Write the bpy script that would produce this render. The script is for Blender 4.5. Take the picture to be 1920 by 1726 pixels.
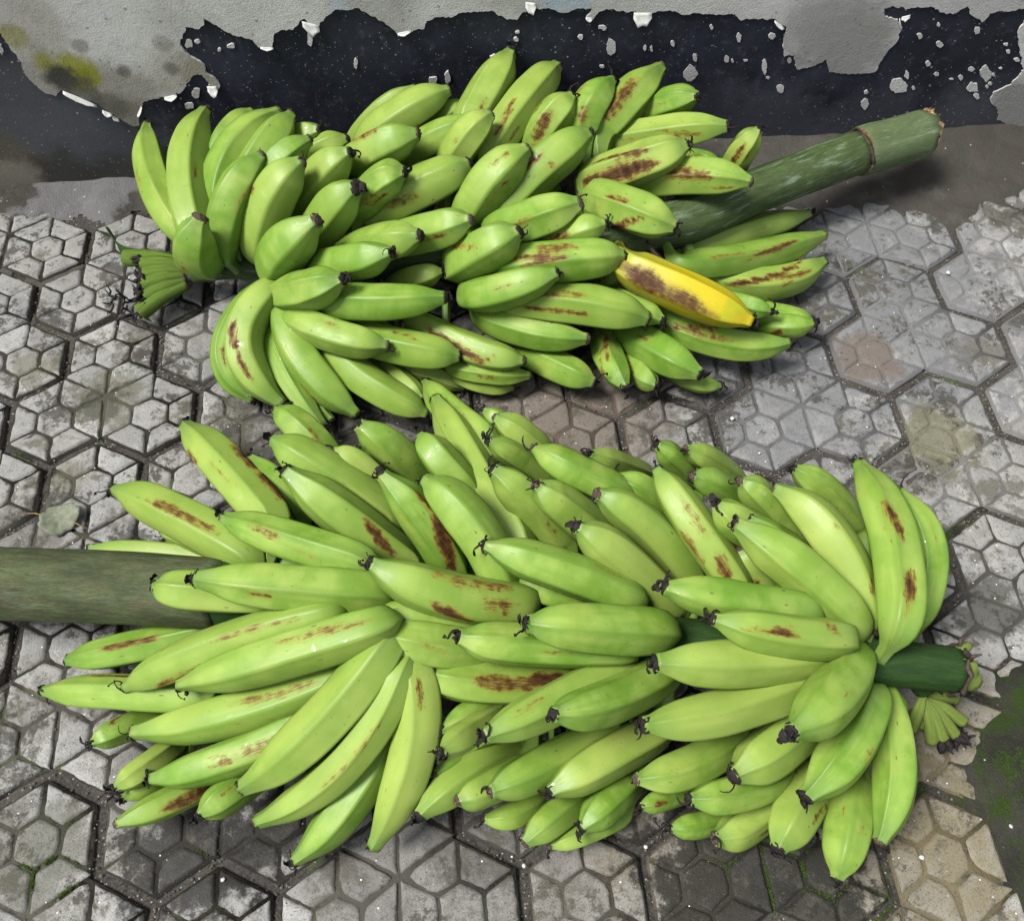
import bpy, bmesh, math, random
import numpy as np
from mathutils import Vector, Matrix

for o in list(bpy.data.objects): bpy.data.objects.remove(o, do_unlink=True)
scene = bpy.context.scene
COL = scene.collection
random.seed(7); np.random.seed(7)

# ------------------------------------------------------------------ camera
CAM_C = np.array([0.40113, -0.75049, 0.89117])
CAM_R = np.array([[0.995109, -0.09871, -0.003696], [-0.085645, -0.843552, -0.530174], [0.049216, 0.527898, -0.847881]])
CAM_F = 1805.81  # focal length in pixels of a 1920 px wide picture

cam_d = bpy.data.cameras.new('camera'); cam = bpy.data.objects.new('camera', cam_d); COL.objects.link(cam)
cam_d.sensor_fit = 'HORIZONTAL'; cam_d.sensor_width = 36.0; cam_d.lens = CAM_F / 1920 * 36.0
cam_d.clip_start = .02; cam_d.clip_end = 200
_m = Matrix(((CAM_R[0][0], -CAM_R[1][0], -CAM_R[2][0], CAM_C[0]),
             (CAM_R[0][1], -CAM_R[1][1], -CAM_R[2][1], CAM_C[1]),
             (CAM_R[0][2], -CAM_R[1][2], -CAM_R[2][2], CAM_C[2]), (0, 0, 0, 1)))
cam.matrix_world = _m
scene.camera = cam

# ------------------------------------------------------------------ sky, sun, exposure
SUN_EL, SUN_AZ = 60, -104          # a veiled sun, high, from the left and slightly from the open side
world = bpy.data.worlds.new('World'); scene.world = world; world.use_nodes = True
wn = world.node_tree; wn.nodes.clear()
sky = wn.nodes.new('ShaderNodeTexSky'); sky.sky_type = 'NISHITA'; sky.sun_disc = False
sky.sun_elevation = math.radians(SUN_EL); sky.sun_rotation = math.radians(SUN_AZ)
sky.dust_density = 1.5; sky.air_density = 1.0; sky.ozone_density = 1
hs = wn.nodes.new('ShaderNodeHueSaturation'); hs.inputs['Saturation'].default_value = .25
bgn = wn.nodes.new('ShaderNodeBackground'); bgn.inputs['Strength'].default_value = .05
wo = wn.nodes.new('ShaderNodeOutputWorld')
wn.links.new(sky.outputs[0], hs.inputs['Color']); wn.links.new(hs.outputs[0], bgn.inputs[0]); wn.links.new(bgn.outputs[0], wo.inputs[0])
sun_d = bpy.data.lights.new('sun', 'SUN'); sun_d.energy = 1.5; sun_d.angle = math.radians(20); sun_d.color = (1, .97, .92)
sun = bpy.data.objects.new('sun', sun_d); COL.objects.link(sun)
_e, _a = math.radians(SUN_EL), math.radians(SUN_AZ)
_d = Vector((math.sin(_a) * math.cos(_e), math.cos(_a) * math.cos(_e), math.sin(_e)))
sun.rotation_euler = _d.to_track_quat('Z', 'Y').to_euler()
sun.location = (0, 0, 3)
vs = scene.view_settings; vs.view_transform = 'Standard'; vs.look = 'None'; vs.gamma = 1; vs.exposure = 2.45
vs.use_curve_mapping = False

# ------------------------------------------------------------------ photo pixel -> direction (distance from what it touches)
def ray(x, y):
    return np.array([(x - 960) / CAM_F, (y - 863) / CAM_F, 1.0]) @ CAM_R
def at_z(x, y, z=0.0):
    r = ray(x, y); return CAM_C + r * ((z - CAM_C[2]) / r[2])
WY0, WSL = .292, -.022             # the wall face: y = WY0 + WSL * x
def on_wall(x, y, out=0.0):
    r = ray(x, y); t = (WY0 - out + WSL * CAM_C[0] - CAM_C[1]) / (r[1] - WSL * r[0])
    return CAM_C + r * t

# ------------------------------------------------------------------ helpers
def mesh_obj(name, verts, faces, mat, parent=None, smooth=True, loc=None):
    me = bpy.data.meshes.new(name)
    me.from_pydata([tuple(map(float, v)) for v in verts], [], faces)
    me.update()
    if smooth: me.polygons.foreach_set('use_smooth', [True] * len(me.polygons))
    for m in (mat if isinstance(mat, (list, tuple)) else [mat]): me.materials.append(m)
    o = bpy.data.objects.new(name, me); COL.objects.link(o)
    if parent: o.parent = parent
    if loc is not None: o.location = loc
    return o
def empty(name, loc=(0, 0, 0)):
    o = bpy.data.objects.new(name, None); o.location = loc; COL.objects.link(o); o.empty_display_size = .05
    return o
def tag(o, label=None, cat=None, group=None, kind=None):
    if label: o['label'] = label
    if cat: o['category'] = cat
    if group: o['group'] = group
    if kind: o['kind'] = kind
    return o
class Buf:
    """collects pieces of ONE mesh"""
    def __init__(s): s.v = []; s.f = []; s.m = []
    def add(s, v, f, m=0):
        b = len(s.v); s.v += [tuple(map(float, q)) for q in v]; s.f += [tuple(i + b for i in q) for q in f]; s.m += [m] * len(f)
    def tube(s, pts, rad, n=6, m=0, cap=True, seed=0, jit=0.0):
        pts = np.array(pts, float); T, N, B = frames(pts); rs = np.random.RandomState(seed)
        v = []
        for k in range(len(pts)):
            for a in range(n):
                th = 2 * math.pi * a / n; r = rad[k] * (1 + jit * rs.uniform(-1, 1))
                v.append(pts[k] + r * (math.cos(th) * N[k] + math.sin(th) * B[k]))
        f = [(k * n + a, k * n + (a + 1) % n, (k + 1) * n + (a + 1) % n, (k + 1) * n + a) for k in range(len(pts) - 1) for a in range(n)]
        if cap:
            f.append(tuple(range(n - 1, -1, -1))); e = (len(pts) - 1) * n; f.append(tuple(range(e, e + n)))
        s.add(v, f, m)
    def build(s, name, mat, parent=None, smooth=True, loc=None):
        o = mesh_obj(name, s.v, s.f, mat, parent, smooth, loc)
        o.data.polygons.foreach_set('material_index', s.m)
        return o
def spine(ctrl, st, seed):
    """centreline of a finger: pedicel from the stalk, then the quadratic arc base-mid-tip"""
    b, m, t = [np.array(c, float) for c in ctrl]
    rs = np.random.RandomState(seed)
    d = np.linalg.norm(st - b, axis=1)
    k = int(np.argmin(d)); near = st[k]
    tan = (4 * m - 3 * b - t); tl = np.linalg.norm(tan); tan = tan / tl
    v = near - b; vl = np.linalg.norm(v); v = v / max(vl, 1e-6)
    pts, rad, tt = [], [], []
    ped = min(.085, max(.022, vl - .008))
    S = b - tan * min(.010, vl * .2) + v * ped
    for s in np.linspace(0, 1, 10)[:-1]:
        c2 = b - tan * .020
        c1 = S - v * ped * .35
        p = S * (1 - s) ** 3 + 3 * c1 * s * (1 - s) ** 2 + 3 * c2 * s * s * (1 - s) + b * s ** 3
        e = max(0, (s - .45) / .55)
        pts.append(p); rad.append(.30 + .575 * (e * (2 - e)) ** 1.3); tt.append(-.22 * (1 - s))
    nk = rs.uniform(-.025, .025); nw = rs.uniform(.28, .37)
    kn = [0, .08, .2, .36, .54, .66 + nk, .76 + nk, .84 + nk, .90 + nk * .8, .955, 1]
    kv = [.905, .97, 1, 1, .995, .955, .87, .72, .555, nw + .05, nw]
    for s in np.concatenate([np.linspace(0, .7, 16), np.linspace(.735, 1, 12)]):
        p = b * 2 * (s - .5) * (s - 1) - m * 4 * s * (s - 1) + t * 2 * s * (s - .5)
        pts.append(p); rad.append(float(np.interp(s, kn, kv))); tt.append(s)
    rad = np.array(rad)
    rad[1:-1] = rad[1:-1] * .6 + .2 * (rad[:-2] + rad[2:])
    return np.array(pts), rad, np.array(tt)

def frames(P):
    T = np.gradient(P, axis=0); T /= np.linalg.norm(T, axis=1)[:, None]
    n = np.cross(T[0], (0, 0, 1.0)); n /= np.linalg.norm(n) + 1e-9
    N = []
    for k in range(len(P)):
        n = n - T[k] * (n @ T[k]); n /= np.linalg.norm(n); N.append(n)
    N = np.array(N)
    return T, N, np.cross(T, N)
NSEG = 30
def section(seed):
    """five soft ridges round a finger, unevenly spaced"""
    rs = np.random.RandomState(seed + 77)
    ph = rs.uniform(0, 6.283); amp = rs.uniform(.10, .24); off = rs.uniform(0, 1.2566); bl = rs.uniform(.62, .92)
    out = []
    for k in range(NSEG):
        a = 2 * math.pi / 5 * (k // 6 + (0, .085, .28, .5, .72, .915)[k % 6])
        x = (a % (2 * math.pi / 5)) - math.pi / 5
        poly = math.cos(math.pi / 5) / math.cos(x)
        r = (1 - bl) + bl * poly
        e = min(k % 6, 6 - k % 6)
        r *= 1.06
        if e == 0: r += .006
        th = a + off + amp * math.sin(a + ph)
        out.append((th, r, 1.0 if e == 0 else .5 if e == 1 else 0.0))
    return out

def vnoise(x, y, seed=0):
    """cheap smooth 2-D value noise, -1..1"""
    def h(i, j):
        n = (i * 374761393 + j * 668265263 + seed * 1442695) & 0x7fffffff
        n = ((n ^ (n >> 13)) * 1274126177) & 0x7fffffff
        return ((n ^ (n >> 16)) & 0xffff) / 32767.5 - 1
    i, j = math.floor(x), math.floor(y); u, v = x - i, y - j
    u = u * u * (3 - 2 * u); v = v * v * (3 - 2 * v)
    return (h(i, j) * (1 - u) + h(i + 1, j) * u) * (1 - v) + (h(i, j + 1) * (1 - u) + h(i + 1, j + 1) * u) * v
def fbm(x, y, seed=0, o=4):
    return sum(vnoise(x * 2 ** k, y * 2 ** k, seed + k) * .5 ** k for k in range(o))

# ------------------------------------------------------------------ node helpers
ALB = .80                    # one overall albedo level for the whole place; the exposure is set to match
class NT:
    def __init__(s, name):
        s.mat = bpy.data.materials.new(name); s.mat.use_nodes = True; s.t = s.mat.node_tree; s.t.nodes.clear()
        s.out = s.n('ShaderNodeOutputMaterial'); s.b = s.n('ShaderNodeBsdfPrincipled'); s.l(s.b.outputs[0], s.out.inputs[0])
    def n(s, t, **k):
        q = s.t.nodes.new(t)
        for a, b in k.items(): setattr(q, a, b)
        return q
    def l(s, a, b): s.t.links.new(a, b)
    def set(s, sock, v):
        if isinstance(v, bpy.types.NodeSocket): s.l(v, sock)
        elif isinstance(v, (tuple, list)): sock.default_value = tuple(v) + ((1,) if len(v) == 3 and len(sock.default_value) == 4 else ())
        else: sock.default_value = v
    def pin(s, name, v):
        if name == 'Base Color': v = s.mix(1.0, v, (ALB, ALB, ALB), 'MULTIPLY')
        s.set(s.b.inputs[name], v)
    def math(s, op, a, b=0.0, c=0.0, clamp=False):
        q = s.n('ShaderNodeMath', operation=op, use_clamp=clamp); s.set(q.inputs[0], a); s.set(q.inputs[1], b); s.set(q.inputs[2], c); return q.outputs[0]
    def vmath(s, op, a, b=(0, 0, 0)):
        q = s.n('ShaderNodeVectorMath', operation=op); s.set(q.inputs[0], a); s.set(q.inputs[1], b); return q.outputs['Value' if op in ('DISTANCE', 'LENGTH') else 'Vector']
    def mix(s, f, a, b, mode='MIX'):
        q = s.n('ShaderNodeMix', data_type='RGBA', blend_type=mode); s.set(q.inputs[0], f); s.set(q.inputs[6], a); s.set(q.inputs[7], b); return q.outputs[2]
    def noise(s, vec, scale, detail=4, rough=.55, dist=0.0):
        q = s.n('ShaderNodeTexNoise'); s.set(q.inputs['Vector'], vec); s.set(q.inputs['Scale'], scale); s.set(q.inputs['Detail'], detail); s.set(q.inputs['Roughness'], rough); s.set(q.inputs['Distortion'], dist); return q.outputs[0]
    def vor(s, vec, scale, feature='F1', rnd=1.0):
        q = s.n('ShaderNodeTexVoronoi', feature=feature); s.set(q.inputs['Vector'], vec); s.set(q.inputs['Scale'], scale); s.set(q.inputs['Randomness'], rnd); return q
    def rng(s, v, a, b, c=0.0, d=1.0, smooth=True):
        q = s.n('ShaderNodeMapRange', interpolation_type='SMOOTHSTEP' if smooth else 'LINEAR', clamp=True)
        for k, x in zip(('Value', 'From Min', 'From Max', 'To Min', 'To Max'), (v, a, b, c, d)): s.set(q.inputs[k], x)
        return q.outputs[0]
    def ramp(s, f, stops):
        q = s.n('ShaderNodeValToRGB'); e = q.color_ramp.elements
        while len(e) < len(stops): e.new(.5)
        for k, (p, c) in enumerate(stops): e[k].position = p; e[k].color = tuple(c) + (1,)
        s.set(q.inputs[0], f); return q.outputs[0]
    def attr(s, name, typ='GEOMETRY', out='Fac'):
        q = s.n('ShaderNodeAttribute', attribute_name=name, attribute_type=typ); return q.outputs[out]
    def pos(s): return s.n('ShaderNodeNewGeometry').outputs['Position']
    def bump(s, h, strength, dist=.001):
        q = s.n('ShaderNodeBump'); s.set(q.inputs['Height'], h); q.inputs['Strength'].default_value = strength; q.inputs['Distance'].default_value = dist
        s.l(q.outputs[0], s.b.inputs['Normal'])

# ------------------------------------------------------------------ materials
def mat_banana():
    M = NT('banana_skin')
    uv = M.n('ShaderNodeUVMap', uv_map='UVMap').outputs[0]
    sp = M.n('ShaderNodeSeparateXYZ'); M.l(uv, sp.inputs[0])
    ang = M.math('MULTIPLY', sp.outputs[1], 2 * math.pi)
    tone = M.attr('tone', 'OBJECT'); ripe = M.attr('ripe', 'OBJECT')
    cv = M.n('ShaderNodeCombineXYZ'); M.l(M.math('MULTIPLY', sp.outputs[0], 8), cv.inputs[0]); M.l(M.math('COSINE', ang), cv.inputs[1]); M.l(M.math('SINE', ang), cv.inputs[2])
    off = M.n('ShaderNodeCombineXYZ'); M.l(M.math('MULTIPLY', tone, 91.0), off.inputs[0]); M.l(M.math('MULTIPLY', tone, 53.0), off.inputs[1]); M.l(M.math('MULTIPLY', tone, 37.0), off.inputs[2])
    co = M.vmath('ADD', cv.outputs[0], off.outputs[0])
    mk = M.n('ShaderNodeAttribute', attribute_name='marks'); ms = M.n('ShaderNodeSeparateColor'); M.l(mk.outputs['Color'], ms.inputs[0])
    scar, ridge, ends = ms.outputs
    long_ = M.noise(M.vmath('MULTIPLY', co, (.25, 2.2, 2.2)), 1.0, 3)
    blot = M.noise(co, .7, 3)
    c = M.mix(M.rng(blot, .35, .7), (.200, .300, .056), (.108, .208, .021))
    c = M.mix(M.rng(long_, .42, .72, 0, .55), c, (.092, .185, .014))
    c = M.mix(M.math('MULTIPLY', ridge, .7), c, (.060, .135, .009))
    c = M.mix(M.rng(tone, .0, 1.0, 0, .55), c, (.262, .322, .072))
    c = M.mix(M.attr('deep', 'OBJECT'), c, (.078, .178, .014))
    c = M.mix(M.math('MULTIPLY', ends, .75), c, (.062, .145, .013))
    c = M.mix(M.math('MULTIPLY', M.math('MULTIPLY', ends, M.rng(M.noise(co, 2.4, 5, .7), .42, .66)), .55), c, (.165, .200, .095))
    pale = M.rng(M.noise(M.vmath('MULTIPLY', co, (.5, 1, 1)), .55, 2), .5, .68, 0, .3); c = M.mix(pale, c, (.300, .350, .080))
    # ripeness: green near the base, yellow body
    rp = M.math('MULTIPLY', ripe, M.rng(M.math('ADD', sp.outputs[0], M.math('MULTIPLY', blot, .2)), .0, .55, .45, 1.0))
    c = M.mix(rp, c, M.mix(M.rng(M.noise(co, .9, 3), .5, .68, 0, .6), (.400, .325, .010), (.250, .310, .014)))
    c = M.mix(M.math('MULTIPLY', ripe, M.math('MULTIPLY', scar, .75)), c, (.270, .125, .008))
    # fine abrasion and specks
    fine = M.noise(M.vmath('MULTIPLY', co, (.5, 6, 6)), 4.0, 6, .7)
    patch = M.rng(M.noise(co, .45, 2), .52, .68)
    c = M.mix(M.math('MULTIPLY', M.rng(fine, .56, .72, 0, .8), patch), c, (.180, .160, .035))
    v = M.vor(co, 3.6); vc = M.n('ShaderNodeSeparateColor'); M.l(v.outputs['Color'], vc.inputs[0])
    dot = M.math('MULTIPLY', M.rng(v.outputs['Distance'], .05, .10, 1, 0), M.rng(vc.outputs[0], .40, .45))
    c = M.mix(M.math('MULTIPLY', dot, .8), c, (.075, .055, .012))
    sv = M.vor(M.vmath('MULTIPLY', co, (.55, 2.4, 2.4)), 1.5); sc = M.n('ShaderNodeSeparateColor'); M.l(sv.outputs['Color'], sc.inputs[0])
    dash = M.math('MULTIPLY', M.rng(sv.outputs['Distance'], .06, .12, 1, 0), M.rng(sc.outputs[1], .68, .72))
    c = M.mix(M.math('MULTIPLY', dash, .8), c, (.06, .04, .015))
    # brown rub marks
    fib = M.noise(M.vmath('MULTIPLY', co, (.55, 8.5, 8.5)), 3.0, 7, .78)
    blot2 = M.noise(co, 2.2, 3)
    sf = M.rng(M.math('ADD', M.math('MULTIPLY', scar, .95), M.math('ADD', M.math('MULTIPLY', M.math('SUBTRACT', fib, .5), 1.9), M.math('MULTIPLY', M.math('SUBTRACT', blot2, .5), 1.2))), .22, 1.15, 0, 1, False)
    sf = M.math('MULTIPLY', sf, M.math('MULTIPLY', M.rng(scar, .02, .2), M.math('SUBTRACT', 1.0, M.math('MULTIPLY', ripe, .2))))
    c = M.mix(M.rng(scar, .04, .85, 0, .55), c, (.150, .130, .018))
    scol = M.ramp(sf, [(.0, (.30, .30, .030)), (.25, (.140, .105, .018)), (.55, (.066, .030, .010)), (1.0, (.022, .010, .005))])
    c = M.mix(M.rng(sf, .03, .35), c, scol)
    M.pin('Base Color', c)
    wet = M.math('MULTIPLY', M.rng(M.noise(co, 1.7, 3), .665, .69), M.math('SUBTRACT', 1.0, ripe))
    r = M.math('SUBTRACT', M.rng(fine, .3, .7, .36, .52), M.math('MULTIPLY', wet, .28))
    M.pin('Roughness', M.math('ADD', r, M.math('MULTIPLY', sf, .25)))
    M.pin('Specular IOR Level', M.math('MULTIPLY', M.math('ADD', .22, M.math('MULTIPLY', wet, .4)), M.math('SUBTRACT', 1.0, M.math('MULTIPLY', sf, .85))))
    M.bump(M.math('ADD', M.math('MULTIPLY', fine, .5), M.math('MULTIPLY', sf, -.6)), .18, .0006)
    return M.mat
def mat_simple(name, stops, scale=60, rough=.7, bump=.4, bdist=.001, stretch=(1, 1, 1), spec=.15, detail=6, obj=False):
    M = NT(name)
    p = M.n('ShaderNodeTexCoord').outputs['Object'] if obj else M.pos()
    n = M.noise(M.vmath('MULTIPLY', p, stretch), scale, detail, .62)
    M.pin('Base Color', M.ramp(n, stops)); M.pin('Roughness', rough); M.pin('Specular IOR Level', spec)
    if bump: M.bump(n, bump, bdist)
    return M.mat
def mat_stalk(name, light, dark, brown, brown_amt, bloom):
    M = NT(name)
    uv = M.n('ShaderNodeUVMap', uv_map='UVMap').outputs[0]
    sp = M.n('ShaderNodeSeparateXYZ'); M.l(uv, sp.inputs[0]); ang = M.math('MULTIPLY', sp.outputs[1], 2 * math.pi)
    cv = M.n('ShaderNodeCombineXYZ'); M.l(sp.outputs[0], cv.inputs[0]); M.l(M.math('COSINE', ang), cv.inputs[1]); M.l(M.math('SINE', ang), cv.inputs[2]); co = cv.outputs[0]
    fib = M.noise(M.vmath('MULTIPLY', co, (75, 15, 15)), 1.5, 8, .8)
    big = M.noise(M.vmath('MULTIPLY', co, (16, 1.8, 1.8)), 1.3, 5, .7)
    c = M.mix(M.rng(big, .35, .68), light, dark)
    c = M.mix(M.rng(fib, .42, .62, 0, .75), c, dark)
    br = M.noise(M.vmath('MULTIPLY', co, (26, 6, 6)), 1.0, 7, .75)
    c = M.mix(M.math('MULTIPLY', M.rng(br, .56, .64), brown_amt), c, brown)
    bl = M.noise(M.vmath('MULTIPLY', co, (14, 3, 3)), 1.3, 8, .75)
    c = M.mix(M.math('MULTIPLY', M.rng(bl, .52, .68), bloom), c, (.34, .42, .33))
    M.pin('Base Color', c); M.pin('Roughness', M.rng(fib, .3, .7, .38, .6)); M.pin('Specular IOR Level', .15)
    M.bump(fib, .7, .0022)
    return M.mat
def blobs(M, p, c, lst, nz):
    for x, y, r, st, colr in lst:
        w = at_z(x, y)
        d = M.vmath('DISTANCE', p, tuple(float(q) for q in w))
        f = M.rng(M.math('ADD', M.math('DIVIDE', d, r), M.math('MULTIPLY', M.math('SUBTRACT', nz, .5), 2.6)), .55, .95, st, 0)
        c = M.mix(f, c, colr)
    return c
STAINS_AND_SHADE = [(1500, 560, .30, .45, (.105, .110, .120)), (1680, 560, .22, .4, (.105, .108, .115)), (1480, 760, .16, .4, (.11, .112, .118)), (1100, 800, .16, .5, (.085, .068, .053)), (560, 800, .13, .5, (.07, .064, .05)), (420, 640, .08, .35, (.10, .098, .09)), (800, 1660, .16, .35, (.10, .092, .08)), (1150, 1650, .12, .45, (.10, .088, .07)), (300, 1480, .09, .4, (.09, .084, .07)),
          
          (205, 745, .05, .6, (0.070, 0.070, 0.038)), (190, 760, .03, .7, (0.038, 0.038, 0.028)), (640, 830, .16, .75, (0.052, 0.049, 0.042)), (1060, 770, .11, .55, (0.112, 0.087, 0.066)),  # the large dark blob between the bunches: wet paving with its shade painted in
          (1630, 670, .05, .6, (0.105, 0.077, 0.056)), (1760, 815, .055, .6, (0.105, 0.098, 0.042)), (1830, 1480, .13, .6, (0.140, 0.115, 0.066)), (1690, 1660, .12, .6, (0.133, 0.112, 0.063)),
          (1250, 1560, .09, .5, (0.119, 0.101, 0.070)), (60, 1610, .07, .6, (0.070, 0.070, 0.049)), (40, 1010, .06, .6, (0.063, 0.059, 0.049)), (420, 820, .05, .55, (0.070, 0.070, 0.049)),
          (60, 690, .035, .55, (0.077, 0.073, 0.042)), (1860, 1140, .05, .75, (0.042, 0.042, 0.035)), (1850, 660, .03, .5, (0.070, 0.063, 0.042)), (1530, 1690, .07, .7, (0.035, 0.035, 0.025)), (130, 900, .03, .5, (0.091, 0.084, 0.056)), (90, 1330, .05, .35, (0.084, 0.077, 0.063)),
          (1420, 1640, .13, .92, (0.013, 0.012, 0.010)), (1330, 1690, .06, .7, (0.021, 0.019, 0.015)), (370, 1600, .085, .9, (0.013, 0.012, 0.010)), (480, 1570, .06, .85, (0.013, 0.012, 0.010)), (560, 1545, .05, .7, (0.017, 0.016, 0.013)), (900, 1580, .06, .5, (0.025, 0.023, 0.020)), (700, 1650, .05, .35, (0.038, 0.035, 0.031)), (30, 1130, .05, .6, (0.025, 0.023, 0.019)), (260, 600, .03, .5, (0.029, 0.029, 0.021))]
def mat_paver(groove=False):
    M = NT('paver_groove_dirt' if groove else 'paver_concrete')
    p = M.pos(); tone = M.attr('tone', 'OBJECT')
    n1 = M.noise(p, 9, 3, .6); n2 = M.noise(p, 55, 5, .7); n3 = M.noise(p, 420, 2, .7)
    sx = M.n('ShaderNodeSeparateXYZ'); M.l(p, sx.inputs[0])
    if groove:
        worn = M.math('MULTIPLY', M.rng(M.math('ADD', sx.outputs[0], M.math('MULTIPLY', n1, .5)), .95, 1.2), M.rng(sx.outputs[1], -.45, -.2))
        c = M.mix(M.rng(n2, .35, .7), (.009, .008, .006), (.034, .031, .025))
        c = M.mix(M.math('MULTIPLY', worn, .85), c, (.155, .152, .142))
        c = M.mix(M.rng(n1, .58, .72, 0, .5), c, (.080, .074, .062))
        c = M.mix(M.math('MULTIPLY', M.rng(M.noise(p, 14, 4), .6, .68), .6), c, (.05, .07, .018))
    else:
        c = M.mix(M.rng(n1, .3, .7), (.262, .258, .246), (.165, .168, .172))
        c = M.mix(M.rng(tone, 0, 1, 0, .4), c, (.200, .196, .182))
        ft = M.attr('facet'); c = M.mix(M.rng(ft, 0, 1, 0, .5), c, (.150, .147, .135)); c = M.mix(M.rng(ft, .75, 1, 0, .5), c, (.36, .36, .35))
        c = M.mix(M.rng(n2, .45, .75, 0, .6), c, (.100, .096, .086))
        c = M.mix(M.rng(n2, .25, .42, .5, 0), c, (.35, .35, .34))
    nz = M.noise(p, 30, 6, .78)
    if not groove:
        c = M.mix(M.math('MULTIPLY', M.rng(M.noise(M.vmath('ADD', p, (3, 1, 0)), 13, 5, .75), .53, .62), .7), c, (.060, .056, .038))
        c = M.mix(M.math('MULTIPLY', M.rng(M.noise(M.vmath('ADD', p, (7, 5, 0)), 19, 5, .78), .575, .64), .85), c, (.026, .024, .019))
    c = blobs(M, p, c, STAINS_AND_SHADE, nz)
    if not groove:
        g1 = M.math('ADD', M.noise(p, 42, 6, .8), M.math('MULTIPLY', M.math('SUBTRACT', M.noise(M.vmath('ADD', p, (2, 9, 0)), 6.5, 3), .5), 1.1))
        c = M.mix(M.rng(g1, .57, .68, 0, .85), c, (.052, .049, .036))
        g2 = M.math('ADD', M.noise(M.vmath('ADD', p, (5, 2, 1)), 90, 5, .8), M.math('MULTIPLY', M.math('SUBTRACT', M.noise(M.vmath('ADD', p, (1, 4, 2)), 11, 3), .5), 1.3))
        c = M.mix(M.rng(g2, .60, .72, 0, .8), c, (.030, .028, .023))
    pit = M.rng(M.noise(p, 700, 1, .6), .62, .7)
    c = M.mix(M.math('MULTIPLY', pit, .55), c, (.09, .085, .075))
    v = M.vor(p, 210); vc = M.n('ShaderNodeSeparateColor'); M.l(v.outputs['Color'], vc.inputs[0])
    c = M.mix(M.math('MULTIPLY', M.rng(v.outputs['Distance'], .12, .2, 1, 0), M.rng(vc.outputs[0], .9, .92)), c, (.05, .045, .04))
    c = M.mix(M.math('MULTIPLY', M.rng(v.outputs['Distance'], .1, .18, .9, 0), M.rng(vc.outputs[1], .95, .96)), c, (.7, .69, .66))
    M.pin('Base Color', c); M.pin('Roughness', M.rng(n2, .3, .7, .55, .85)); M.pin('Specular IOR Level', .15)
    h = M.math('ADD', M.math('MULTIPLY', n3, .5), M.math('ADD', M.math('MULTIPLY', pit, -.7), M.math('MULTIPLY', n2, .8)))
    M.bump(h, .7, .0016)
    return M.mat
def mat_joint():
    M = NT('joint_soil'); p = M.pos()
    n1 = M.noise(p, 12, 5); n2 = M.noise(p, 330, 5, .75); n3 = M.noise(p, 60, 5)
    c = M.mix(M.rng(n2, .35, .68), (.006, .005, .004), (.046, .040, .032))
    c = M.mix(M.rng(n1, .5, .7, 0, .4), c, (.075, .066, .053))
    c = M.mix(M.math('MULTIPLY', M.rng(M.noise(p, 9, 4), .60, .68), .7), c, (.04, .06, .012))
    v = M.vor(p, 330); vc = M.n('ShaderNodeSeparateColor'); M.l(v.outputs['Color'], vc.inputs[0])
    c = M.mix(M.math('MULTIPLY', M.rng(v.outputs['Distance'], .2, .35, .8, 0), M.rng(vc.outputs[1], .8, .82)), c, (.27, .255, .23))
    M.pin('Base Color', c); M.pin('Roughness', .85); M.bump(M.math('ADD', n2, n3), .9, .002)
    return M.mat
def mat_slab(name, wet, moss):
    M = NT(name); p = M.pos()
    n1 = M.noise(p, 7, 6, .6); n2 = M.noise(p, 42, 7, .72); n3 = M.noise(p, 500, 4, .7)
    if wet: c = M.mix(M.rng(n1, .3, .7), (.016, .016, .012), (.044, .042, .033))
    else: c = M.mix(M.rng(n1, .3, .7), (.105, .101, .092), (.045, .042, .036))
    c = M.mix(M.rng(n2, .42, .72, 0, .75), c, (.034, .032, .027) if not wet else (.016, .016, .013))
    c = M.mix(M.rng(n2, .2, .4, .5, 0), c, (.165, .16, .15) if not wet else (.062, .060, .050))
    if not wet:
        nz = M.noise(p, 30, 6, .68)
        c = blobs(M, p, c, [(250, 405, .10, .85, (.05, .046, .038)), (60, 355, .10, .85, (.040, .037, .030)), (1850, 310, .22, .75, (.050, .045, .037)), (1550, 330, .14, .5, (.06, .055, .047)), (150, 372, .09, .45, (.21, .21, .22))], nz)
    if moss: c = M.mix(M.math('MULTIPLY', M.rng(M.noise(p, 26, 7, .8), .49, .58), .85), c, (.022, .042, .005))
    v = M.vor(p, 150); vc = M.n('ShaderNodeSeparateColor'); M.l(v.outputs['Color'], vc.inputs[0])
    c = M.mix(M.math('MULTIPLY', M.rng(v.outputs['Distance'], .1, .2, .9, 0), M.rng(vc.outputs[1], .93, .95)), c, (.5, .49, .46))
    M.pin('Base Color', c); M.pin('Roughness', M.rng(n2, .3, .7, .5 if wet else .65, .85)); M.pin('Specular IOR Level', .15)
    M.bump(M.math('ADD', M.math('MULTIPLY', n3, .8), M.math('MULTIPLY', n2, 1.6)), .9, .004)
    return M.mat
def wall_uv(M):
    """position on the wall: x along it, z up"""
    return M.pos()
def wblobs(M, p, c, lst, nz, amp=1.6):
    for x, y, r, st, colr in lst:
        w = on_wall(x, y)
        d = M.vmath('DISTANCE', p, tuple(float(q) for q in w))
        f = M.rng(M.math('ADD', M.math('DIVIDE', d, r), M.math('MULTIPLY', M.math('SUBTRACT', nz, .5), amp)), .5, 1.1, st, 0)
        c = M.mix(f, c, colr)
    return c
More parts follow.
